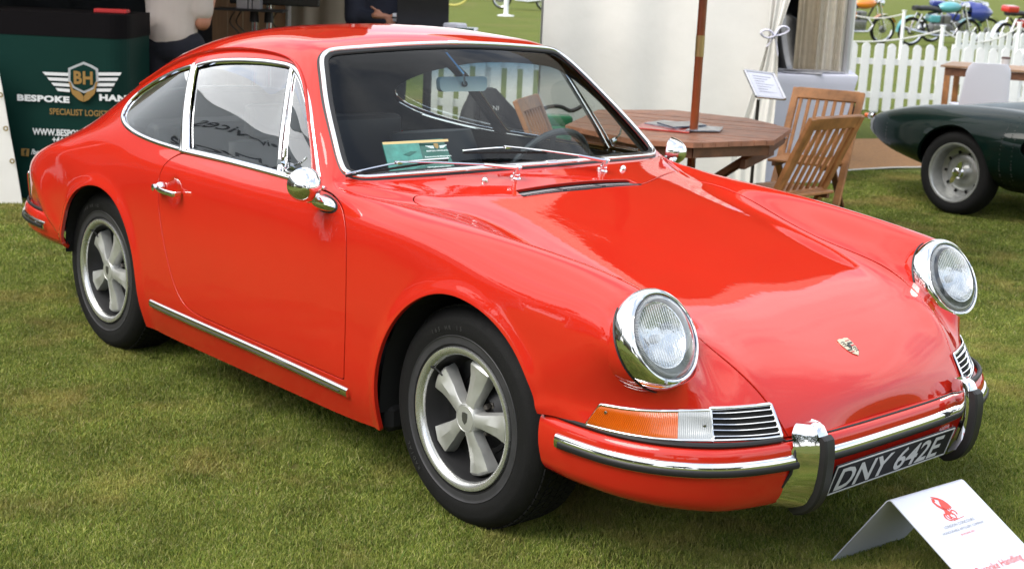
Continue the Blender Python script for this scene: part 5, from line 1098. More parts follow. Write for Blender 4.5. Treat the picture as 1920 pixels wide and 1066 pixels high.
canvas('right_wall', px3(1594, 11.32, 0, 1.2), px3(1585, 15.2), .0, 2.7, CANV, mq, 5, .02, 40, 10, 7); canvas('rear_wall', px3(1075, 15.), px3(1585, 15.2), .0, 2.7, BLK, mq, 5, .02, 40, 10, 9)  # rear wall is black to give the shaded interior its darkness
rz = px3(1310, 13, 4.2); cs = [A0+[0, 0, 2.68], px3(1594, 11.3, 2.68), px3(1585, 15.2, 2.68), px3(1075, 15., 2.68)]; MB().add(cs+[rz], [(0, 1, 4), (1, 2, 4), (2, 3, 4), (3, 0, 4)]).build('roof', CANV, mq, False, True)
vh = thing('covered_car', 'dark glossy vehicle parked in the shade inside the marquee', 'car', px3(1385, 13.9), frame_rot(PI/2+.02))
rows = []
for t in np.linspace(0, 1, 22):
    x = -1.9+3.8*t; w_ = .78*math.sin(PI*min(max(t, .02), .98))**.3; h_ = .55+.65*math.exp(-((t-.55)/.24)**2)+.18*math.sin(PI*t); rows.append([(x, w_*math.cos(a)*(abs(math.cos(a))+.001)**-.35, .30+(h_-.30)*max(0, math.sin(a))**.75 if a <= PI else .30-.1*abs(math.sin(a))) for a in np.linspace(0, 2*PI, 33)])
mb = MB(); mb.grid(rows); mb.F += [tuple(range(32)), tuple(21*33+i for i in range(32))]; mb.build('car_body', mat('dark_blue_gloss', (.008, .010, .018), .15, 0, 1.), vh)
for x in (-1.2, 1.25):
    for y in (-.7, .7): mb = MB(); mb.lathe([(.16, -.09), (.30, -.09), (.32, 0), (.30, .09), (.16, .09)], (x, y, .32), (0, 1, 0), 30, True); mb.build('tyre', TYRE, vh)
# ---- white covered table at the marquee mouth
wt = thing('covered_table', 'table in a tight white stretch cover at the marquee mouth', 'table', px3(1515, 11.2)); CL = mat('white_stretch_cloth', (.74, .74, .84), .7, bump=.1, bscale=6)
q = [px3(1432, 10.75), px3(1603, 11.0), px3(1590, 11.7), px3(1420, 11.4)]; cen = sum(q)/4; rows = []
for z, k in ((.84, 1.0), (.825, 1.01), (.76, .97), (.60, .86), (.45, .78), (.25, .78), (.08, .86), (.0, .92)):
    ring = []
    for i in range(4):
        for t in np.linspace(0, 1, 8)[:-1]: p_ = q[i]*(1-t)+q[(i+1) % 4]*t; kk = k+(.10*(1-abs(2*t-1))*(1-k)*0); e = p_-cen; ring.append(cen+e*(k if .02 < t < .98 or z > .72 else k*1.04)+[0, 0, z])
    rows.append(ring+[ring[0]])
mb = MB(); mb.grid(rows); mb.add([r for r in rows[0][:-1]], [tuple(range(28))]); mb.build('stretch_cover', CL, wt, True, True)
for k, (px_, D_) in enumerate(((1475, 11.15), (1505, 11.0), (1540, 11.2))):
    p = px3(px_, D_, .846); o = MB().box((0, 0, .004), (.30, .21, .008), .002).build('leaflet_stack', mat('leaflet_grey', (.42, .42, .45), .4, noise=.5, nscale=12), None, False); o.location = p; o.rotation_euler = (0, 0, k*.6); tag(o, ['dark printed leaflets at the left of the white covered table', 'dark printed leaflets in the middle of the white covered table', 'dark printed leaflets at the right of the white covered table'][k], 'leaflets', 'leaflets on the white table')
# ---- sign on a stand
sg = thing('sign_stand', 'tilted silver frame notice on a dark floor stand', 'sign', px3(1418, 9.4)); pD = 9.4
mb = MB(); mb.tube([(0, 0, .02), (0, 0, .76)], .012, 10); mb.lathe([(0, .025), (.03, .025), (.15, .01), (.155, 0)], (0, 0, 0), (0, 0, 1), 24); mb.build('stand_pole', mat('pole_dark', (.06, .055, .05), .4, .6), sg)
c = [at(1396, 132, pD+.05), at(1450, 139, pD+.10), at(1472, 186, pD-.10), at(1418, 181, pD-.15)]; c = [np.array(v) for v in c]; nrm_ = np.cross(c[1]-c[0], c[3]-c[0]); nrm_ /= np.linalg.norm(nrm_); nrm_ = nrm_*(1 if nrm_ @ (CAM-c[0]) > 0 else -1)
MB().add(c+[v-nrm_*.012 for v in c], [(0, 1, 2, 3), (4, 7, 6, 5), (0, 4, 5, 1), (1, 5, 6, 2), (2, 6, 7, 3), (3, 7, 4, 0)]).build('notice_sheet', mat('notice_paper', (.66, .68, .78), .5), sg, False, True)
mb = MB(); 
for i in range(4): mb.tube([c[i], c[(i+1) % 4]], .010, 8)
mb.build('silver_frame', mat('frame_silver', (.6, .6, .62), .25, .9), sg, True, True)
ex = (c[1]-c[0])/np.linalg.norm(c[1]-c[0]); ey = (c[0]-c[3])/np.linalg.norm(c[0]-c[3]); mb = MB(); GREYP = mat('grey_print', (.25, .25, .30), .6)
for k in range(7): o_ = c[0]*(1-(.18+.1*k))+c[3]*(.18+.1*k); mb.beam(o_+ex*.04+nrm_*.003, o_+ex*(.17-.03*(k % 3))+nrm_*.003, .003, .001, 0, nrm_)
mb.build('printed_lines', GREYP, sg, False, True)
# ---- teak furniture
def folding_chair(p, ang, label, g='folding wooden chairs round the wooden table'):
    t = thing('folding_chair', label, 'chair', p, frame_rot(ang), g); hw = .215
    top = np.array([-.24, 0, .86]); foot = np.array([.17, 0, 0.]); lerp = lambda k, y: top*(1-k)+foot*k+[0, y, 0]
    for s in (-1, 1): MB().beam(lerp(0, s*hw), lerp(1, s*hw), .028, .045, .004, (0, 1, 0)).build('stile', WOOD, t, False)
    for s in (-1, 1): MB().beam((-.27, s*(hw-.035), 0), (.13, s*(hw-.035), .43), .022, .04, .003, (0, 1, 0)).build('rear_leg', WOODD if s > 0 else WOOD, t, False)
    MB().beam(lerp(.035, -hw+.01), lerp(.035, hw-.01), .024, .075, .004, top-foot).build('top_rail', WOOD, t, False); MB().beam(lerp(.50, -hw+.01), lerp(.50, hw-.01), .022, .05, .004, top-foot).build('lower_rail', WOOD, t, False)
    base = None
    for k in range(7):
        y = -hw+.045+k*(2*hw-.09)/6
        if base is None: base = MB().beam(lerp(.07, 0), lerp(.48, 0), .022, .012, .002, (1, 0, .5)).build('back_slat', WOOD, t, False); o = base
        else: o = base.copy(); COL.objects.link(o)
        o.location = (0, y, 0)
    base = None
    for k in range(6):
        if base is None: base = MB().box((0, 0, .435), (.05, 2*hw-.03, .016), .003).build('seat_slat', WOOD, t, False); o = base
        else: o = base.copy(); COL.objects.link(o)
        o.location = (-.10+k*.065, 0, 0)
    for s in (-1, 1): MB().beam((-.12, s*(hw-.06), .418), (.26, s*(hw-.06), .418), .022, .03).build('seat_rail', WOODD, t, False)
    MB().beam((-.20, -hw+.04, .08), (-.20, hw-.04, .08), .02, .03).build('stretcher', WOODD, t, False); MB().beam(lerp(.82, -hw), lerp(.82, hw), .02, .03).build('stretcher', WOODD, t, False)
    return t
c1 = px3(1492, 7.55); folding_chair(c1, math.atan2(.73, -.68), 'folding wooden chair nearest the car with its back to the green racing car')
folding_chair(px3(1525, 8.95), math.atan2(-.87, -.5), 'folding wooden chair partly behind the nearer one in front of the white covered table')
folding_chair(px3(1062, 7.6), math.atan2(-.25, .97), 'folding wooden chair seen through the windscreen of the red car')
TB = [ground(x, y, .735) for x, y in ((1120, 206), (1262, 206), (1400, 221), (1484, 241), (1452, 263), (1300, 268), (1190, 262), (1060, 235))]
tb = thing('garden_table', 'dark teak garden table with clipped corners and a parasol pole', 'table', px3(1290, 7.4)); cen = sum(TB)/8; dr = (TB[2]-TB[6]); dr[2] = 0; dr = np.array([.93*RG[0]-.37*FG[0], .93*RG[1]-.37*FG[1], 0]); dr /= np.linalg.norm(dr); pr_ = np.array([-dr[1], dr[0], 0])
P2 = np.array([[(p-cen) @ dr, (p-cen) @ pr_] for p in TB]); area = sum(P2[i][0]*P2[(i+1) % 8][1]-P2[(i+1) % 8][0]*P2[i][1] for i in range(8)); P2 = P2 if area > 0 else P2[::-1]
def cclip(poly, y0, y1):
    for sgn, lim in ((1, y0), (-1, -y1)):
        out = []; n = len(poly)
        for i in range(n):
            a, b = poly[i], poly[(i+1) % n]; da, db = sgn*a[1]-lim, sgn*b[1]-lim
            if da >= 0: out.append(a)
            if (da >= 0) != (db >= 0): t = da/(da-db); out.append(a+(b-a)*t)
        poly = out
        if len(poly) < 3: return None
    return poly
y = P2[:, 1].min()
while y < P2[:, 1].max():
    q_ = cclip([v for v in P2], y+.002, y+.066)
    if q_: MB().prism([tuple(v) for v in q_], cen+[0, 0, -.026+random.uniform(-.001, .001)], dr, pr_, (0, 0, .026)).build('table_plank', WOODT, tb, False, True)
    y += .068
mb = MB()
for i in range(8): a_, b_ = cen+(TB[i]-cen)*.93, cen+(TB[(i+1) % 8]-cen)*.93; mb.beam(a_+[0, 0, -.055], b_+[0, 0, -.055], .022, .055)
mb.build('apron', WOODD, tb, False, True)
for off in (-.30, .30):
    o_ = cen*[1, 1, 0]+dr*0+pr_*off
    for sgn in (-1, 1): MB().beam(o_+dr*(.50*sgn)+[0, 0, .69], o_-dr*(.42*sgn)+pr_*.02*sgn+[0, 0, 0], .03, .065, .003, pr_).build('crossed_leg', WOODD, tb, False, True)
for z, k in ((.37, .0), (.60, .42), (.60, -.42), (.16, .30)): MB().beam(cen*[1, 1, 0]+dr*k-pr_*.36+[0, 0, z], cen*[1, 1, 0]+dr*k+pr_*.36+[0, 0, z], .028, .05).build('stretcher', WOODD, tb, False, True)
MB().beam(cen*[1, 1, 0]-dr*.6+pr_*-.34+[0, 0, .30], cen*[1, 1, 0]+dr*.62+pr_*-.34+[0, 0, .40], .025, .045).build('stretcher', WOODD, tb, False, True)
ps = thing('parasol', 'tall varnished parasol pole through the wooden table with brass joint', 'parasol', px3(1297, 7.5)); PW = mat('varnished_pole', (.33, .075, .02), .3, 0, .5, noise=.25, nscale=10)
b_ = px3(1297, 7.5); mb = MB(); mb.tube([(0, 0, .02), (0, 0, 1.13)], .0225, 14); mb.build('lower_pole', PW, ps); mb = MB(); mb.tube([(0, 0, 1.13), (0, 0, 1.24)], .024, 14); mb.build('brass_joint', mat('brass', (.50, .36, .16), .35, .7), ps); mb = MB(); mb.tube([(0, 0, 1.24), (0, 0, 2.55)], .0225, 14); mb.build('upper_pole', PW, ps)
mb = MB(); mb.lathe([(0, 2.62), (.5, 2.50), (1.0, 2.30), (1.35, 2.12), (1.36, 1.98)], (0, 0, 0), (0, 0, 1), 8); mb.build('canopy', mat('parasol_cream', (.62, .58, .48), .8), ps, False)
for k in range(8): a = 2*PI*k/8; mb = MB(); mb.tube([(0, 0, 2.58), (1.33*math.cos(a), 1.33*math.sin(a), 2.10)], .008, 6); mb.build('rib', PW, ps)
mb = MB(); mb.lathe([(0, .10), (.22, .08), (.25, 0)], (0, 0, 0), (0, 0, 1), 24); mb.build('parasol_base', BLKP, ps)
# magazines
MG1 = mat('magazine_red', (.62, .05, .035), .35, 0, .5); MG2 = mat('magazine_blue', (.10, .13, .20), .3, 0, .5, noise=.9, nscale=14); MG3 = mat('magazine_pale', (.35, .40, .46), .3, 0, .5, noise=.7, nscale=18)
mags = [((1190, 241), (1215, 229), (1300, 232), (1292, 250), MG1, 'red covered magazine at the bottom of the pile on the teak table', 0), ((1208, 232), (1245, 227), (1300, 234), (1270, 243), MG3, 'pale blue magazine at the left of the pile on the teak table', .006), ((1232, 231), (1300, 229), (1325, 236), (1262, 240), MG2, 'dark blue magazine on top of the pile on the teak table', .012), ((1285, 246), (1300, 236), (1356, 240), (1350, 247), MG3, 'thin pale magazine at the right of the pile on the teak table', .004)]
for a1, a2, a3, a4, m_, lb, dz in mags:
    V = [ground(*v, .739+dz) for v in (a1, a2, a3, a4)]; o = MB().add(V+[v+[0, 0, .006] for v in V], [(3, 2, 1, 0), (4, 5, 6, 7), (0, 1, 5, 4), (1, 2, 6, 5), (2, 3, 7, 6), (3, 0, 4, 7)]).build('magazine', m_, None, False); tag(o, lb, 'magazine', 'magazines on the garden table')
# bag and green crate beyond the car
bg_ = thing('rucksack', 'black padded bag leaning on the chair beyond the car windows', 'bag', px3(938, 7.7)); rows = []
sq = thing('side_stool', 'low teak stool carrying the black bag and the green case', 'stool', px3(985, 7.9)); MB().box((0, 0, .52), (.75, .36, .03), .004).build('stool_top', WOODD, sq, False)
for x in (-.3, .3):
    for y_ in (-.14, .14): MB().box((x, y_, .25), (.04, .04, .5)).build('leg', WOODD, sq, False)
sq.rotation_euler[2] = frame_rot(0)
for t in np.linspace(0, 1, 12): z = .54+.36*t; r_ = .19*(1-.75*t**1.8); rows.append([(r_*1.05*math.cos(a)-.10*t+.03*math.sin(3*a+t*4), r_*.75*math.sin(a), z) for a in np.linspace(0, 2*PI, 25)])
mb = MB(); mb.grid(rows); mb.F.append(tuple(11*25+i for i in range(24))); mb.build('bag_body', mat('bag_nylon', (.010, .010, .012), .6, bump=.6, bscale=18), bg_); bg_.rotation_euler[2] = frame_rot(0)
mb = MB(); mb.tube(curve([(-.08, -.12, .62), (-.13, -.16, .76), (-.12, -.10, .88)], 10), .018, 6); mb.build('shoulder_strap', BLK, bg_)
text('ANI', .035, px3(915, 7.5, .80), RG, (0, 0, 1), WHT, 'bag_print', bg_)
gcx = thing('green_case', 'bright green plastic case with a black handle beyond the car windows', 'case', px3(1035, 8.2), frame_rot(.1)); GP = mat('green_plastic', (.01, .22, .09), .35, 0, .4)
mb = MB(); mb.add(*rbx((0, 0, .60), (.24, .16, .13), .03)); mb.build('case_body', GP, gcx); mb = MB(); mb.add(*rbx((0, 0, .69), (.22, .14, .06), .02)); mb.build('case_lid', GP, gcx); mb = MB(); mb.tube(curve([(-.08, 0, .72), (-.05, 0, .755), (.05, 0, .765), (.10, 0, .745), (.16, -.02, .775)], 12), .012, 8); mb.build('case_handle', BLKP, gcx)
# ---- right-hand table, white chair, cup
rt = thing('wooden_table', 'plain wooden table beyond the racing car holding a paper cup', 'table', px3(1893, 14.8), frame_rot(-.42)); WL = mat('light_teak', (.34, .20, .11), .5, noise=.3, nscale=9)
base = None
for k in range(9): o = MB().box((0, -.4+.1*k, .745), (1.3, .094, .022), .003).build('table_plank', WL, rt, False)
for x in (-.58, .58):
    for y_ in (-.38, .38): MB().box((x, y_, .365), (.06, .06, .73), .004).build('leg', WOOD, rt, False)
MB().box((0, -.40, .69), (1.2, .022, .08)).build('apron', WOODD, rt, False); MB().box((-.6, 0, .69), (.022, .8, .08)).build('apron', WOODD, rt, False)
ch = thing('banquet_chair', 'chair in a pale lilac-white stretch cover in front of the wooden table', 'chair', px3(1836, 13.6), frame_rot(PI/2-.05)); rows = []
for t in np.linspace(0, 1, 12): z = .42+.44*t; w_ = .235-.035*t if t < .88 else .205-.35*(t-.88); rows.append([(-.20-.07*t+.022*math.cos(a), w_*math.sin(a), z) for a in np.linspace(0, 2*PI, 25)])
mb = MB(); mb.grid(rows); mb.F.append(tuple(11*25+i for i in range(24))); mb.build('chair_back_cover', CL, ch); rows = []
for z, k in ((.45, .98), (.44, 1.), (.30, .93), (.12, .97), (.0, 1.05)): rows.append([(.22*k*max(-1, min(1, 1.3*math.cos(a))), .235*k*max(-1, min(1, 1.3*math.sin(a))), z) for a in np.linspace(0, 2*PI, 25)])
mb = MB(); mb.grid(rows); mb.F.append(tuple(range(24))); mb.build('seat_cover', CL, ch)
p = px3(1884, 14.35, .757); cu_p = thing('paper_cup', 'white paper cup with a dark rim on the wooden table', 'cup', p); mb = MB(); mb.lathe([(0, 0), (.036, 0), (.044, .11), (.041, .11), (.034, .006)], (0, 0, 0), (0, 0, 1), 20); mb.build('cup_body', mat('cup_white', (.62, .58, .58), .5), cu_p); mb = MB(); mb.lathe([(.046, .105), (.046, .120), (.038, .125), (0, .122)], (0, 0, 0), (0, 0, 1), 20); mb.build('cup_lid', mat('cup_lid_brown', (.10, .05, .04), .4), cu_p)
# ================================================================== exhibitor's booth on the left
bo = thing('exhibitor_tent', 'open-fronted tent with dark interior behind the branded counter', 'tent', px3(200, 11))
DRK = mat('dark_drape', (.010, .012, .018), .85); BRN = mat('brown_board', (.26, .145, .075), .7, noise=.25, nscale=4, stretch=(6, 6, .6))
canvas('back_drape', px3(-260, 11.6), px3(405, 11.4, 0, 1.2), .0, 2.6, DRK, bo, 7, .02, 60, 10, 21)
canvas('side_drape', px3(-260, 11.6), px3(-300, 8.4), .0, 2.6, CANV, bo, 5, .02, 40, 10, 22)
for k in range(5):
    a_, b_ = px3(398+k*29, 11.3, 0, 1.2), px3(426+k*29, 11.3, 0, 1.2); MB().add([a_, b_, b_+[0, 0, 2.5], a_+[0, 0, 2.5]]+[v+FG*.02 for v in (a_, b_, b_+[0, 0, 2.5], a_+[0, 0, 2.5])], [(3, 2, 1, 0), (4, 5, 6, 7), (0, 1, 5, 4), (1, 2, 6, 5), (2, 3, 7, 6), (3, 0, 4, 7)]).build('board_panel', BRN, bo, False, True)
canvas('cream_curtain', px3(540, 11.25, 0, 1.2), px3(698, 11.15, 0, 1.2), .0, 2.6, CANV2, bo, 4, .014, 50, 10, 23)
mb = MB()
for px_ in (541, 655): p = px3(px_, 11.0, 0, 1.2); mb.tube([p, p+[0, 0, 2.6]], .022, 8)
mb.build('frame_pole', mat('pole_alu', (.5, .5, .5), .4, .8), bo, True, True)
r4 = [px3(-300, 8.2, 2.6), px3(700, 8.2, 2.6), px3(700, 11.7, 2.6), px3(-300, 11.7, 2.6)]; MB().add(r4+[sum(r4)/4+[0, 0, 1.2]]+[v-[0, 0, .25] for v in r4], [(0, 1, 4), (1, 2, 4), (2, 3, 4), (3, 0, 4), (0, 5, 6, 1), (1, 6, 7, 2), (2, 7, 8, 3), (3, 8, 5, 0)]).build('roof', CANV, bo, False, True)
# counter with printed front
D0 = 8.6; co_ = thing('display_counter', 'dark green printed exhibition counter with black top and winged shield', 'counter', px3(120, D0))
gl_, gr_ = px3(-130, D0), px3(200, D0); zct, zcb = float(at(140, 25, D0)[2]), float(at(140, 70, D0)[2])
def cface(u): return gl_+(gr_-gl_)*u
arc = [gl_]+[gr_+(FG*(1-math.cos(a))+RG*math.sin(a))*.12 for a in np.linspace(0, PI/2, 8)]+[gr_+RG*.12+FG*.55, gl_+FG*.55]
mb = MB(); n_ = len(arc); mb.add([p+[0, 0, .02] for p in arc]+[p+[0, 0, zcb+.01] for p in arc], [(i, (i+1) % n_, n_+(i+1) % n_, n_+i) for i in range(n_)]); mb.build('counter_front', DKG, co_, False, True)
def ring(arc, k): c = sum(arc)/len(arc); return [c+(p-c)*k for p in arc]
A3_ = ring(arc, 1.02); mb = MB(); mb.add([p+[0, 0, zcb] for p in A3_]+[p+[0, 0, zct] for p in A3_], [(i, (i+1) % n_, n_+(i+1) % n_, n_+i) for i in range(n_)]+[tuple(range(n_, 2*n_))]); mb.build('counter_top', mat('counter_black', (.005, .004, .005), .7, spec=.1), co_, False, True)
mpp_ = D0/FPX
bpt = lambda px_, py_: at(px_, py_, D0-.012)
bX, bY = RG, np.array([0, 0, 1.]); bN = -FG
def bprism(pxs, m, nm, dz=0.): 
    o_ = bpt(160, 160)+bN*dz; P = []
    for (a, b) in pxs: v = bpt(a, b)-bpt(160, 160); P.append((v @ bX, v[2]))
    ar = sum(P[i][0]*P[(i+1) % len(P)][1]-P[(i+1) % len(P)][0]*P[i][1] for i in range(len(P))); P = P if ar > 0 else P[::-1]
    return MB().prism(P, o_, bX, bY, bN*.002).build(nm, m, co_, False, True)
SIL = mat('silver_print', (.50, .52, .54), .4, .2)
for k in range(4):
    y0 = 135+k*10; xl = 80+k*8; bprism([(xl, y0), (131, y0+2), (131, y0+8), (xl+5, y0+6)], WHT, 'wing_feather'); bprism([(181, y0+1), (228-k*6, y0+1), (225-k*6, y0+7), (181, y0+7)], WHT, 'wing_feather')
outer = [(128, 128), (142, 122), (157, 116), (172, 122), (184, 129), (185, 152), (178, 166), (158, 175), (137, 165), (128, 152)]
bprism(outer, SIL, 'shield_border', .001); c_ = (156.5, 146); bprism([(c_[0]+(x-c_[0])*.84, c_[1]+(y-c_[1])*.84) for x, y in outer], DKG, 'shield_field', .004)
text('BH', .104, bpt(157, 157)+bN*.008, bX, bY, GOLD, 'shield_letters', co_, .004, 'CENTER', 0, .88, spacing=1.08)
bprism([(129, 153), (133, 154), (138, 168), (150, 172), (157, 180), (157, 191), (148, 187), (136, 176)], GOLD, 'cupped_hand', .006); bprism([(184, 153), (180, 154), (176, 168), (164, 172), (158, 180), (158, 191), (167, 187), (178, 176)], GOLD, 'cupped_hand', .006)
text('BESPOKE', .050, bpt(32, 188)+bN*.002, bX, bY, WHT, 'counter_lettering', co_, .0028, 'LEFT', 0, 1.5, spacing=1.08); text('HANDLING', .050, bpt(186, 188)+bN*.002, bX, bY, WHT, 'counter_lettering', co_, .0028, 'LEFT', 0, 1.5, spacing=1.08)
text('SPECIALIST LOGISTICS', .052, bpt(93, 214)+bN*.002, bX, bY, GOLD, 'counter_lettering', co_, .0008, 'LEFT', 0, .80); text('WWW.BESPOKEHANDLING.COM', .055, bpt(62, 252)+bN*.002, bX, bY, WHT, 'counter_lettering', co_, .0018, 'LEFT', 0, .78)
text('+44 (0)1', .052, bpt(98, 267)+bN*.002, bX, bY, WHT, 'counter_lettering', co_, .0014, 'LEFT', 0, .84); text('/bespokeh', .045, bpt(59, 289)+bN*.002, bX, bY, WHT, 'counter_lettering', co_, .0014, 'LEFT', 0, .92)
bprism([(40, 278), (55, 279), (54, 293), (40, 292)], GOLD, 'social_icon'); text('f', .05, bpt(46, 291)+bN*.005, bX, bY, DKG, 'icon_letter', co_, .002)
# loose white flap in front
fl = [at(x, y, 8.45) for x, y in ((-150, 100), (-8, 105), (4, 165), (16, 235), (30, 310), (42, 374), (-150, 374))]; fl[-1] = fl[-1]*[1, 1, 0]; fl[-2] = fl[-2]*[1, 1, 0]+[0, 0, .0]
wf = thing('tent_flap', 'loose white canvas flap with brass eyelets at the left edge', 'canvas', px3(0, 8.45))
o_ = fl[0]; P = [((v-o_) @ RG, (v-o_)[2]) for v in fl]; MB().prism(P[::-1], o_, RG, (0, 0, 1), FG*.006).build('flap_sheet', CANV, wf, False, True)
for x, y in ((1, 178), (11, 241), (23, 302)): c_ = at(x, y, 8.43); mb = MB(); mb.lathe([(.008, 0), (.016, 0), (.016, .003), (.008, .003)], c_, -FG, 16, True); mb.build('eyelet', mat('brass', (.50, .36, .16), .35, .7), wf, True, True)
# things on the counter and the screen stand
o = MB().box((0, 0, .012), (.20, .12, .024), .005).build('tray', mat('red_plastic', (.50, .03, .03), .4), None, False); o.location = px3(210, 8.85, zct); o.rotation_euler[2] = frame_rot(.1); tag(o, 'small red tray lying on the black counter top', 'tray')
tv = thing('screen_stand', 'black screen on a two-pole stand with a laden shelf', 'screen', px3(490, 10.6), frame_rot(0)); z_ = lambda y, D=10.6, x=490: at(x, y, D)[2]
sx = lambda px_: sD(px_, 10.6)-sD(490, 10.6)
MB().box((sx(515), -.02, z_(9)+.36), (.66, .05, .72), .008).build('screen_panel', mat('screen_black', (.006, .006, .007), .25), tv, False)
MB().box((sx(474), -.06, z_(19)), (.50, .24, .018), .003).build('shelf', BLKP, tv, False)
for px_ in (474, 501):
    mb = MB(); mb.tube([(sx(px_), .05, .02), (sx(px_), .05, 1.9)], .022, 12); mb.build('chrome_pole', PIPE, tv); mb = MB(); mb.lathe([(.036, -.05), (.028, .05)], (sx(px_), .05, z_(30)), (0, 0, 1), 14); mb.build('pole_collar', BLKP, tv); MB().box((sx(px_+2), .026, .80), (.009, .006, 1.3)).build('red_stripe', mat('red_line', (.35, .02, .04), .5), tv, False)
MB().box((sx(487), .05, .015), (.7, .45, .03), .005).build('stand_base', BLKP, tv, False)
for (a, b, h_, nm) in ((446, 466, .07, 'pale carton at the left end of the screen shelf'), (468, 474, .075, 'slim pale carton in the middle of the screen shelf'), (476, 489, .12, 'taller pale carton beside the screen pole'), (450, 470, .05, 'second pale carton stacked on the left one')):
    zz = z_(19)+.010+(.071 if 'second' in nm else 0); o = MB().box((0, 0, h_/2), ((b-a)*10.6/FPX, .12, h_), .002).build('carton', mat('pale_carton', (.36, .34, .35), .6, noise=.1), None, False); p = px3((a+b)/2, 10.5); o.location = (p[0], p[1], zz); o.rotation_euler[2] = frame_rot(0); tag(o, nm, 'box', 'cartons on the screen shelf')
mb = MB()
for a in (440, 452, 520): mb.tube(curve([at(a, 22, 10.7), at(a-8, 45, 10.8), at(a+6, 60, 10.8), at(a+12, 90, 10.9)], 14), .005, 5)
tag(mb.build('hanging_cable', BLKP), 'thin black cables hanging below the screen shelf', 'cable')
# ---- people
SKIN = mat('skin', (.50, .22, .13), .55, noise=.12, nscale=12, bump=.05, bscale=120); POLO = mat('beige_polo', (.66, .58, .52), .85, noise=.08, nscale=3, bump=.35, bscale=14); JEAN = mat('dark_jeans', (.012, .013, .022), .85, noise=.3, bump=.15, bscale=40); NAVY = mat('navy_shirt', (.008, .010, .022), .8, bump=.3, bscale=14); HAIR = mat('brown_hair', (.04, .02, .012), .6)
def ploc(t, P):
    """person-local frame: s right of the figure centre as seen, f towards the camera"""
    return [RG*p[0]-FG*p[1]+np.array([0, 0, p[2]]) for p in P]
def person(px_, D_, label, top, sleeve, arms, legs=JEAN, hem=.93, hair=HAIR, hands=(), bulk=1., back=1, limb=1.):
    base = px3(px_, D_, 0, 1.1); t = thing('person', label, 'person', base); V = lambda a: base+RG*a[0]-FG*a[1]+np.array([0, 0, a[2]])
    caps = [(V((-.02, 0, 1.02)), V((-.01, 0, 1.38)), .14, .15, (1, .72), FG), (V((0, 0, 1.40)), V((0, .01, 1.52)), .055, .052), (V((0, .02, 1.60)), V((0, .025, 1.70)), .088, .095, (.85, 1)), (V((0, .03*back, 1.56)), V((0, .075*back, 1.56)), .055, .045)]
    for s in (-1, 1): caps += [(V((s*.095, 0, .95)), V((s*.11, .01, .50)), .095, .060), (V((s*.11, .01, .50)), V((s*.115, -.02, .09)), .058, .040), (V((s*.115, -.03*back, .05)), V((s*.13, .14*back, .035)), .042, .035)]
    for sh, el, wr in arms: caps += [(V(sh), V(el), .050*limb, .040*limb), (V(el), V(wr), .044*limb, .028*limb)]
    for pal, fs in hands:
        caps.append((V(pal[0]), V(pal[1]), .034, .036, (1.2, .6)))
        for f in fs:
            for a, b in zip(f[:-1], f[1:]): caps.append((V(a), V(b), .0105, .0095))
    for c in (1.62,): caps += [(V((-.035, .10*back, 1.605)), V((-.035, .105*back, 1.605)), .012, .010), (V((.0, .118*back, 1.585)), V((0, .128*back, 1.57)), .012, .012)]
    for s in (-1, 1): caps.append((V((s*.085, .015, 1.61)), V((s*.088, .012, 1.585)), .016, .012))
    remesh(caps, 'body', SKIN, t, .010, 2, True)
    b = bulk; sh_caps = [(V((-.02, 0, hem+.03)), V((-.01, 0, 1.20)), .172*b, .165*b, (1, .80), FG), (V((-.01, 0, 1.18)), V((0, 0, 1.36)), .170*b, .155*b, (1.02, .76), FG), (V((-.14, 0, 1.39)), V((.14, 0, 1.39)), .07, .07)]
    for sh, el, wr in arms: e = np.array(sh)+(np.array(el)-np.array(sh))*sleeve; sh_caps.append((V(sh), V(e), .076*limb**.5, .070*limb**.5))
    if sleeve > 1: sh_caps += [(V(arms[0][1]), V(np.array(arms[0][1])+(np.array(arms[0][2])-np.array(arms[0][1]))*.8), .060, .045), (V(arms[1][1]), V(np.array(arms[1][1])+(np.array(arms[1][2])-np.array(arms[1][1]))*.8), .060, .045)]
    remesh(sh_caps, 'shirt', top, t, .012, 3, True)
    tr = []
    for s in (-1, 1): tr += [(V((s*.085, 0, .93)), V((s*.11, .01, .50)), .125, .085), (V((s*.11, .01, .50)), V((s*.118, -.02, .10)), .083, .068)]
    tr.append((V((-.03, 0, .92)), V((.03, 0, .92)), .145, .145, (1, .9))); remesh(tr, 'trousers', legs, t, .012, 3, True)
    remesh([(V((0, .0, 1.66)), V((0, .01, 1.71)), .100, .100, (.88, 1)), (V((0, -.03*back, 1.60)), V((0, -.03*back, 1.66)), .085, .09)], 'hair', hair, t, .010, 2, True)
    for s in (-1, 1): mb = MB(); mb.add(*rbx((0, 0, .04), (.10, .27, .08), .025)); o = mb.build('shoe', BLKP, t); p = V((s*.125, .05*back, 0)); o.location = tuple(np.array(p)-np.array(t.location)); o.rotation_euler[2] = math.atan2(FG[1], FG[0])-PI/2
    return t, V
person(326, 9.35, 'man in a beige polo shirt and dark jeans seen from behind with a bent arm', POLO, .74, [((.165, -.02, 1.40), (.185, .0, 1.10), (.225, -.20, 1.36)), ((-.15, -.05, 1.38), (-.14, -.17, 1.14), (.02, -.30, 1.20))], hem=.985, bulk=1.02, back=-1, limb=1.25,
       hands=[(((.225, -.22, 1.38), (.225, -.24, 1.43)), [[(.195+.02*k, -.25, 1.45), (.195+.02*k, -.26, 1.49), (.195+.02*k, -.24, 1.52)] for k in range(4)]+[[(.185, -.24, 1.40), (.165, -.26, 1.43)]])])
hx = lambda px_, py_: None
d2 = 10.15; b2 = px3(712, d2, 0, 1.1); 
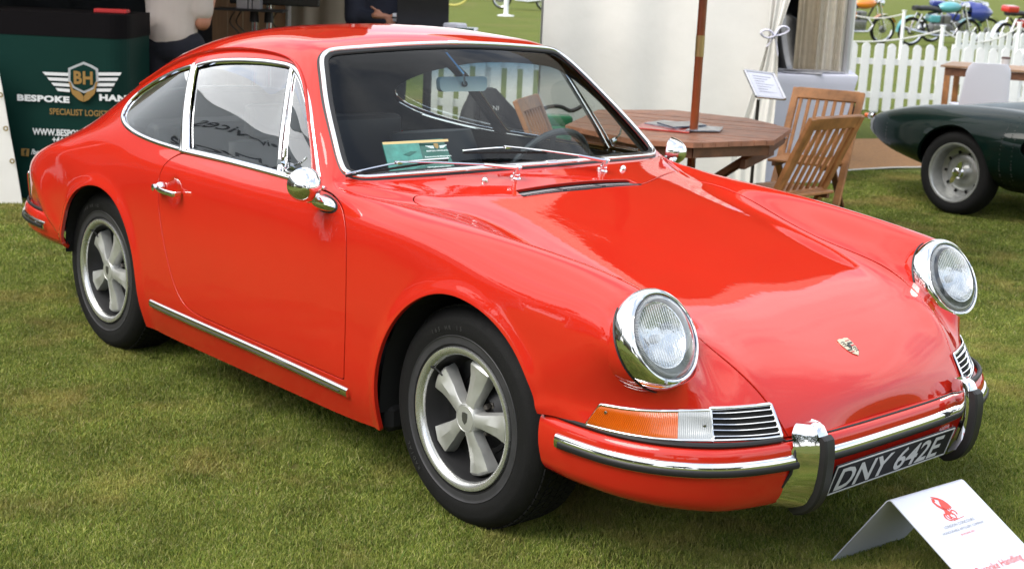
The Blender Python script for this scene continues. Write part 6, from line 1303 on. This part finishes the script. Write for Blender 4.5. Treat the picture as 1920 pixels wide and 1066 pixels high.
def loc2(px_, py_, f=.18): v = at(px_, py_, d2-f)-b2; return (float(v @ RG), f, float(v[2]))
w_ = loc2(738, 33); pl_ = loc2(722, 31); pe = loc2(706, 30)
fing = [[loc2(708, 24+6.0*k), loc2(699, 27+5.4*k), loc2(695, 31+4.6*k, .16)] for k in range(4)]+[[loc2(712, 22), loc2(702, 17), loc2(696, 13)]]
t2, V2 = person(712, d2, 'person in a dark navy long-sleeved top with folded arms behind the laptop', NAVY, 1.05, [((-.18, 0, 1.42), (-.17, .10, 1.16), (.10, .19, 1.13)), ((.20, 0, 1.42), (.29, .06, 1.16), w_)], hem=.95, hands=[((pl_, pe), fing)], bulk=.98)
mb = MB(); w3, w4 = np.array(V2(loc2(744, 33, .20))), np.array(V2(loc2(737, 33, .20))); mb.tube([w3, w4], .036, 16, cap=False, ell=(1, .8)); mb.build('watch_strap', mat('watch_white', (.6, .6, .6), .4), t2, True, True); MB().box((w3+w4)/2-FG*.034, (.03, .03, .012), .003).build('watch_face', BLKP, t2, False, True)
# laptop on a bar table
D9 = 9.75; bt = thing('bar_table', 'high table under the open laptop behind the red car', 'table', px3(800, D9+.1), frame_rot(0)); zt_ = at(800, 52, D9)[2]
MB().box((0, 0, zt_-.012), (.66, .55, .024), .004).build('table_top', mat('table_top_white', (.45, .46, .48), .4), bt, False); mb = MB(); mb.tube([(0, 0, .02), (0, 0, zt_-.02)], .03, 12); mb.lathe([(0, .03), (.05, .03), (.26, .01), (.27, 0)], (0, 0, 0), (0, 0, 1), 28); mb.build('pedestal', BLKP, bt)
lp = thing('laptop', 'open dark grey laptop seen from behind on the high table', 'laptop', px3(793, D9, zt_), frame_rot(.0)); LG = mat('laptop_grey', (.045, .047, .052), .4, .4, noise=.1)
MB().box((0, .12, .009), (.34, .24, .016), .004).build('laptop_base', LG, lp, False); R3 = Matrix.Rotation(R_(14), 3, 'X'); MB().box((0, -.035, .125), (.35, .007, .235), .003, np.array(R3)).build('laptop_lid', LG, lp, False)
o = MB().box((0, 0, .02), (.11, .16, .04), .01).build('paper_stack', mat('paper_white', (.62, .62, .68), .6), None, False); o.location = px3(853, D9-.02, zt_); o.rotation_euler[2] = .4; tag(o, 'crumpled white papers beside the laptop', 'papers')
mb = MB(); mb.tube([(0, 0, .008), (.13, 0, .008)], .008, 8); o = mb.build('marker_pen', mat('pen_dark_green', (.05, .10, .07), .4)); o.location = px3(852, D9-.15, zt_); o.rotation_euler[2] = frame_rot(0); tag(o, 'dark marker pen at the edge of the high table', 'pen')
# ================================================================== dark green racing car
rc = thing('racing_car', 'dark green vintage racing car with riveted panels and deep dished wheel', 'car', px3(1642, 10.85, 0, .54)-.56*(math.sin(.93)*RG+math.cos(.93)*FG), frame_rot(-.93)); GRN = mat('british_green', (.002, .010, .0075), .4, 0, .4, coatr=.02, noise=.2, nscale=2, spec=.05)
xs = np.array([-.02, .0, .05, .14, .29, .50, .78, 1.12, 1.40, 1.66, 1.92, 2.2, 2.5, 3.0, 3.6, 4.0]); ztp = np.array([.52, .545, .585, .625, .675, .725, .765, .785, .785, .770, .760, .77, .80, .84, .80, .7]); zbt = np.array([.50, .478, .44, .40, .345, .295, .245, .20, .18, .18, .18, .18, .18, .18, .18, .25]); yin = np.array([.62, .56, .45, .35, .24, .14, .06, .01, .0, .04, .10, .06, .02, .0, .05, .25])
T = np.linspace(0, 1, 150)**1.15*4.02-.02
zt2, zb2, yi2 = (spl(xs, v.reshape(-1, 1), T)[:, 0] for v in (ztp, zbt, yin)); rows = []
for x, a_, b_, y_ in zip(T, zt2, zb2, yi2):
    row = []; zc = (a_+b_)/2; hz = (a_-b_)/2; hy = max(.80-y_, .05)
    for t in np.linspace(-PI/2, PI*1.5, 129): 
        c_, s_ = math.cos(t), math.sin(t); Y = .80-hy*np.sign(c_)*abs(c_)**.62; Z = zc+hz*np.sign(s_)*abs(s_)**.72
        if s_ > 0: Z -= .10*max(0, 1-abs(Y-.80)/.55)*s_*(1 if x > .7 else x/.7)*(1 if x < 2.3 else max(0, (2.7-x)/.4)); 
        row.append((x, Y, Z))
    rows.append(row)
rows = np.array(rows); dn = np.cross(np.gradient(rows, axis=0), np.gradient(rows, axis=1)); dn /= np.linalg.norm(dn, axis=2, keepdims=True)+1e-9; dn = dn*(1 if dn[75, 32][1] < 0 else -1)
WX, WR = 1.10, .297; Ad = np.concatenate([rows, dn], 2).reshape(-1, 6); Id = np.arange(150*129).reshape(150, 129); Fd = [tuple(f) for f in np.stack([Id[:-1, :-1], Id[1:, :-1], Id[1:, 1:], Id[:-1, 1:]], -1).reshape(-1, 4)]
v_ = Ad[list(Fd[9000])]; 
if np.cross(v_[1, :3]-v_[0, :3], v_[2, :3]-v_[0, :3]) @ v_[0, 3:6] < 0: Fd = [f[::-1] for f in Fd]
for xx in (WX, 3.4): Ad, Fd = clip(Ad, Fd, np.where(Ad[:, 1] < .5, np.linalg.norm((Ad[:, [0, 2]]-[xx, .28])*[1, .96], axis=1)-.335, 1.), False)
e_ = rounded([(1.60, .52), (1.70, .66), (2.05, .64), (2.25, .52), (2.10, .42), (1.75, .42)], .08); dd = np.where(Ad[:, 1] < .5, sdf(Ad[:, [0, 2]], e_), 1.); Ad, Fd = clip(Ad, Fd, dd, False)
V_, F_, Nn_ = flange(Ad, Fd, .03, lambda p: False); mobj('car_body', V_, F_, GRN, rc, True, Nn_)
MB().box((2.2, .80, .42), (2.9, .95, .34), .05).build('inner_body', VOID, rc, False)
for xx in (WX, 3.4):
    for s, yy in ((-1, .16), (1, 1.44)):
        w = bpy.data.objects.new('wheel', None); COL.objects.link(w); w.parent = rc; w.location = (xx, yy, WR); w.scale = (.9, .9, .9); ax = (0, s, 0)
        mb = MB(); mb.lathe([(.225, .065), (.235, .08), (.26, .088), (.295, .083), (.318, .062), (.33, .03), (.332, -.03), (.322, -.065), (.29, -.085), (.23, -.08)], (0, 0, 0), ax, 72); mb.build('tyre', TYRE, w)
        AG = mat('grey_alloy', (.42, .43, .42), .4, .75, noise=.15, nscale=20); mb = MB(); mb.lathe([(.226, .062), (.232, .074), (.228, .082), (.216, .080), (.207, .070), (.200, .03), (.190, -.035), (.150, -.045), (.135, -.030), (.10, -.022), (.065, -.03), (.0, -.03)], (0, 0, 0), ax, 72); mb.build('dished_rim', AG, w)
        for k in range(10): a = 2*PI*k/10; MB().box((.155*math.cos(a), s*-.034, .155*math.sin(a)), (.024, .012, .018), .003, np.array(Matrix.Rotation(-a, 3, 'Y'))).build('rim_slot', VOID, w, False)
        mb = MB(); mb.lathe([(.050, -.03), (.048, .02), (.036, .03), (.034, .055), (.025, .060), (0, .060)], (0, 0, 0), ax, 24); hb = mb.build('hub_nut', CHR, w)
        for k in range(2):
            a = R_(245)+PI*k; mb = MB(); e1 = np.array([math.cos(a), 0, math.sin(a)]); e2 = np.array([-math.sin(a), 0, math.cos(a)]); mb.prism([(-.016, .02), (-.020, .075), (0, .098), (.020, .075), (.016, .02)], (0, s*.036, 0), e2, e1, (0, s*.012, 0)); mb.build('spinner_ear', CHR, w, False)
mb = MB()
for col in ([(1.50, z) for z in np.linspace(.20, .72, 26)], [(1.54+.05*math.sin(k/25*PI), .20+.5*k/25) for k in range(26)], [(.42, z) for z in np.linspace(.30, .66, 16)], [(x, .235) for x in np.linspace(1.54, 2.9, 40)]):
    for x, z in col:
        i = int(np.argmin(abs(T-x))); R0 = rows[i]; m_ = R0[:, 1] < .78; j = int(np.argmin(abs(R0[:, 2]-z)+(~m_)*9)); p = R0[j]; n = dn[i, j]; mb.lathe([(0, .003), (.004, .002), (.0055, 0)], p, n, 6)
tag(mb.build('rivets', mat('rivet_dark', (.004, .008, .006), .4), rc), kind='stuff')
mb = MB(); mb.lathe([(0, .05), (.018, .04), (.022, .0), (.02, -.02)], (-.005, .50, .56), (-1, -.3, 0), 16); mb.build('lamp_lens', mat('lamp_orange', (.60, .12, .02), .2, 0, 1.), rc); mb = MB(); mb.lathe([(.023, .01), (.028, 0), (.028, -.03)], (-.005, .50, .56), (-1, -.3, 0), 16); mb.build('lamp_ring', CHR, rc)
# scraped patch of bare metal near the tip
cand = [(i, j) for i in range(6, 22) for j in range(36, 60)]
Ap = np.concatenate([rows, dn], 2); pi_ = Ap.reshape(-1, 6); dd = np.linalg.norm((pi_[:, [0, 2]]-[.16, .50])*[1, .55], axis=1)-.055+.020*np.sin(pi_[:, 2]*90)+.012*np.sin(pi_[:, 0]*170); dd = np.where(pi_[:, 1] < .75, np.maximum(dd, -np.linalg.norm((pi_[:, [0, 2]]-[.235, .53])*[1, .8], axis=1)+.060), 1.)
Aq, Fq = clip(pi_, [tuple(f) for f in np.stack([Id[:-1, :-1], Id[1:, :-1], Id[1:, 1:], Id[:-1, 1:]], -1).reshape(-1, 4)], dd, True)
if len(Fq): mobj('bare_metal_patch', Aq[:, :3]+Aq[:, 3:6]*.002, Fq, mat('scraped_metal', (.30, .31, .31), .4, .5, noise=.3, nscale=30), rc, True, Aq[:, 3:6])
# cockpit cover and screen top
mb = MB(); mb.add(*rbx((2.6, .80, .80), (.7, .7, .08), .03)); mb.build('cockpit_cover', mat('tonneau_grey', (.35, .36, .38), .4, .2), rc)
# ================================================================== show placard
pk = thing('show_placard', 'folded white show placard with red emblem in front of the bumper', 'placard', (.95, .1, 0)); PLW = mat('placard_white', (.58, .61, .70), .35, 0, .3); wd = np.array([.0873, .9962, 0]); fw = np.array([.9962, -.0873, 0]); TL = np.array([.9386, -.048, .22]); Wp = .312; dn_ = np.array([fw[0], fw[1], -.545]); dn_ /= np.linalg.norm(dn_); Lf = .440
Af = np.array([.802, -.087, .0]); bk = Af-TL; bk /= np.linalg.norm(bk); Lb = np.linalg.norm(Af-TL)
prof = [TL+bk*Lb*t for t in np.linspace(1, .06, 6)]; c0, c1 = TL+bk*.015, TL+dn_*.015; prof = prof[:-1]+[c0*(1-s)**2+2*s*(1-s)*TL+c1*s**2 for s in np.linspace(0, 1, 6)]+[TL+dn_*Lf*t for t in np.linspace(.08, 1, 6)]
prof = np.array(prof); Tn = np.gradient(prof, axis=0); Tn /= np.linalg.norm(Tn, axis=1)[:, None]; nn = np.cross(wd, Tn); nn = nn*np.where((nn @ np.array([0, 0, 1.]))[:, None] < 0, -1, 1); nn /= np.linalg.norm(nn, axis=1)[:, None]
n_ = len(prof); Vs = np.concatenate([prof, prof+wd*Wp, prof-nn*.003, prof+wd*Wp-nn*.003]); Fs = []
for i in range(n_-1): Fs += [(i, i+1, n_+i+1, n_+i), (2*n_+i, 3*n_+i, 3*n_+i+1, 2*n_+i+1), (i, 2*n_+i, 2*n_+i+1, i+1), (n_+i, n_+i+1, 3*n_+i+1, 3*n_+i)]
Fs += [(0, n_, 3*n_, 2*n_), (n_-1, 3*n_-1, 4*n_-1, 2*n_-1)]; mobj('folded_sheet', Vs, Fs, PLW, pk, True, None, True, 30)
fnrm = np.cross(wd, -dn_); fnrm = fnrm/np.linalg.norm(fnrm); fnrm = fnrm*(1 if fnrm[2] > 0 else -1); pu = -dn_; pf_ = lambda a, b: TL+wd*a+dn_*b+fnrm*.0008
RDP = mat('placard_red', (.62, .06, .045), .45); GRP = mat('placard_grey', (.20, .22, .26), .5)
text('LONDON CONCOURS', .0125, pf_(Wp/2, .136), wd, pu, GRP, 'placard_text', pk, 0, 'CENTER'); text('HONOURABLE ARTILLERY COMPANY', .0105, pf_(Wp/2, .152), wd, pu, GRP, 'placard_text', pk, 0, 'CENTER'); text('28-30 JUNE 2022', .0085, pf_(Wp/2, .168), wd, pu, RDP, 'placard_text', pk, 0, 'CENTER')
text('Bespoke Handling', .031, pf_(.262, .287), wd, pu, RDP, 'placard_heading', pk, 0, 'RIGHT', 0, .86)
# dragon emblem from simple shapes
E0 = pf_(Wp/2-.005, .078); ds = lambda poly: MB().prism(poly, E0, wd, pu, fnrm*.0004).build('emblem_shape', RDP, pk, False, True)
ds([(-.006, .0), (.0, .018), (.006, .030), (-.004, .036), (-.012, .046), (-.002, .043), (.010, .037), (.022, .026), (.028, .012), (.030, -.004), (.026, .0), (.022, -.008), (.018, .0), (.014, -.010), (.009, -.002), (.004, -.010)])
ds([(-.020, .030), (-.013, .040), (-.006, .036), (-.008, .028), (-.014, .028), (-.010, .016), (-.004, .008), (.004, -.002), (.010, -.014), (.004, -.022), (-.006, -.020), (-.010, -.012), (-.006, -.004), (-.012, .004), (-.018, .014), (-.019, .022)])
for (a, b, r_) in ((-.012, -.026, .010), (.006, -.028, .011), (.020, -.020, .009)):
    mb = MB(); mb.tube([E0+wd*(a+r_*math.cos(t))+pu*(b+r_*math.sin(t)) for t in np.linspace(-.8, 3.6, 14)], .0022, 5, ell=(1, .2), up=fnrm); mb.build('emblem_curl', RDP, pk, False, True)
for k in range(3): mb = MB(); mb.tube(curve([E0+wd*(-.016+.008*k)+pu*-.014, E0+wd*(-.024+.010*k)+pu*-.024, E0+wd*(-.018+.012*k)+pu*-.036, E0+wd*(-.008+.012*k)+pu*-.040], 8), .0018, 5, ell=(1, .2), up=fnrm); mb.build('emblem_claw', RDP, pk, False, True)
mb = MB(); mb.beam(E0+wd*-.006+pu*-.042, E0+wd*.044+pu*-.038, .0014, .0004, 0, fnrm); mb.build('emblem_line', RDP, pk, False, True)
# ================================================================== behind the photographer: reflected service tent, plus unseen marquees and trees added for reflections
def bigtent(c, ang, w, d, h, label, fascia=None, name='service_tent'):
    t = thing(name, label, 'tent', (*c, 0), ang)
    for (a, b) in (((-w/2, d/2), (w/2, d/2)), ((-w/2, -d/2), (-w/2, d/2)), ((w/2, -d/2), (w/2, d/2))):
        MB().beam((*a, h/2), (*b, h/2), .03, h).build('wall', CANV, t, False)
    for x in (-w/2, -w/6, w/6, w/2): MB().box((x, -d/2, h/2), (.08, .08, h)).build('pole', PICK, t, False)
    e = .25; V = [(-w/2-e, -d/2-e, h), (w/2+e, -d/2-e, h), (w/2+e, d/2+e, h), (-w/2-e, d/2+e, h), (-w/4, 0, h+1.3), (w/4, 0, h+1.3)]; MB().add(V, [(0, 1, 5, 4), (2, 3, 4, 5), (1, 2, 5), (3, 0, 4)]).build('roof', CANV, t, False)
    MB().box((0, -d/2-e+.02, h-.45), (w+.5, .03, .90)).build('fascia', mat('fascia_grey', (.42, .43, .44), .6), t, False)
    if fascia: text(fascia, .34, (.0, -d/2-e-.004, h-.44), (1, 0, 0), (0, 0, 1), mat('fascia_text', (.03, .03, .035), .5), 'fascia_lettering', t, .004, 'CENTER', world=False)
    MB().box((0, d/2-1.0, .5), (w*.7, .7, 1.0), .02).build('trestle', BRN, t, False)
    return t
bigtent((-8.15, -4.4), 2.06, 8., 3.2, 2.85, 'white service tent behind the photographer reflected in the side windows', 'Services'); bigtent((.5, -11.5), PI, 8., 4., 2.6, 'unseen white marquee added across the lawn behind the photographer for reflections'); bigtent((11.5, -3.5), -PI/2-.3, 6., 4., 2.6, 'unseen white marquee added to the right behind the photographer for reflections')  # the two unlettered marquees are added only to be reflected
def tree(x, y, h, r, seed, label):  # unseen trees, added as dark foliage for the car to reflect
    rr = np.random.default_rng(seed); t = thing('unseen_tree', label, 'tree', (x, y, 0), rr.uniform(0, 6), 'unseen trees added for reflections'); BK = mat('bark', (.06, .045, .03), .9, bump=.5, bscale=6)
    mb = MB(); mb.tube([(0, 0, 0), (.1, 0, h*.3), (0, .1, h*.62)], [.45, .34, .16], 10)
    for k in range(6): a = k*1.05; mb.tube([(0, 0, h*(.28+.05*k)), (r*.4*math.cos(a), r*.4*math.sin(a), h*(.45+.05*k)), (r*.7*math.cos(a), r*.7*math.sin(a), h*(.55+.05*k))], [.16, .10, .04], 7)
    mb.build('trunk', BK, t); n = 2600; c = rr.normal(0, 1, (n, 3)); c /= np.linalg.norm(c, axis=1)[:, None]; c *= rr.uniform(.55, 1.05, (n, 1)); c += .18*np.sin(c[:, [1, 2, 0]]*5+seed); c = c*[r, r, h*.38]+[0, 0, h*.62]; V = []; Fl = []
    for i, p in enumerate(c):
        u = rr.normal(0, 1, 3); u /= np.linalg.norm(u); v = np.cross(u, rr.normal(0, 1, 3)); v /= np.linalg.norm(v)+1e-9; s_ = rr.uniform(.18, .42); V += [p-u*s_, p-v*s_*.6, p+u*s_, p+v*s_*.6]; Fl.append((4*i, 4*i+1, 4*i+2, 4*i+3))
    mobj('crown', V, Fl, mat('oak_leaves', (.045, .075, .018), .7, noise=.5, nscale=1.2), t, False)
k = 0
for a in np.linspace(-2.2, -.05, 8): k += 1; tree(36*math.cos(a)+rng.uniform(-3, 3), 36*math.sin(a)+rng.uniform(-3, 3), rng.uniform(9, 13), rng.uniform(4, 5.5), k, ['first', 'second', 'third', 'fourth', 'fifth', 'sixth', 'seventh', 'eighth'][k-1]+' leafy tree from the left in the unseen row added behind the photographer for reflections')
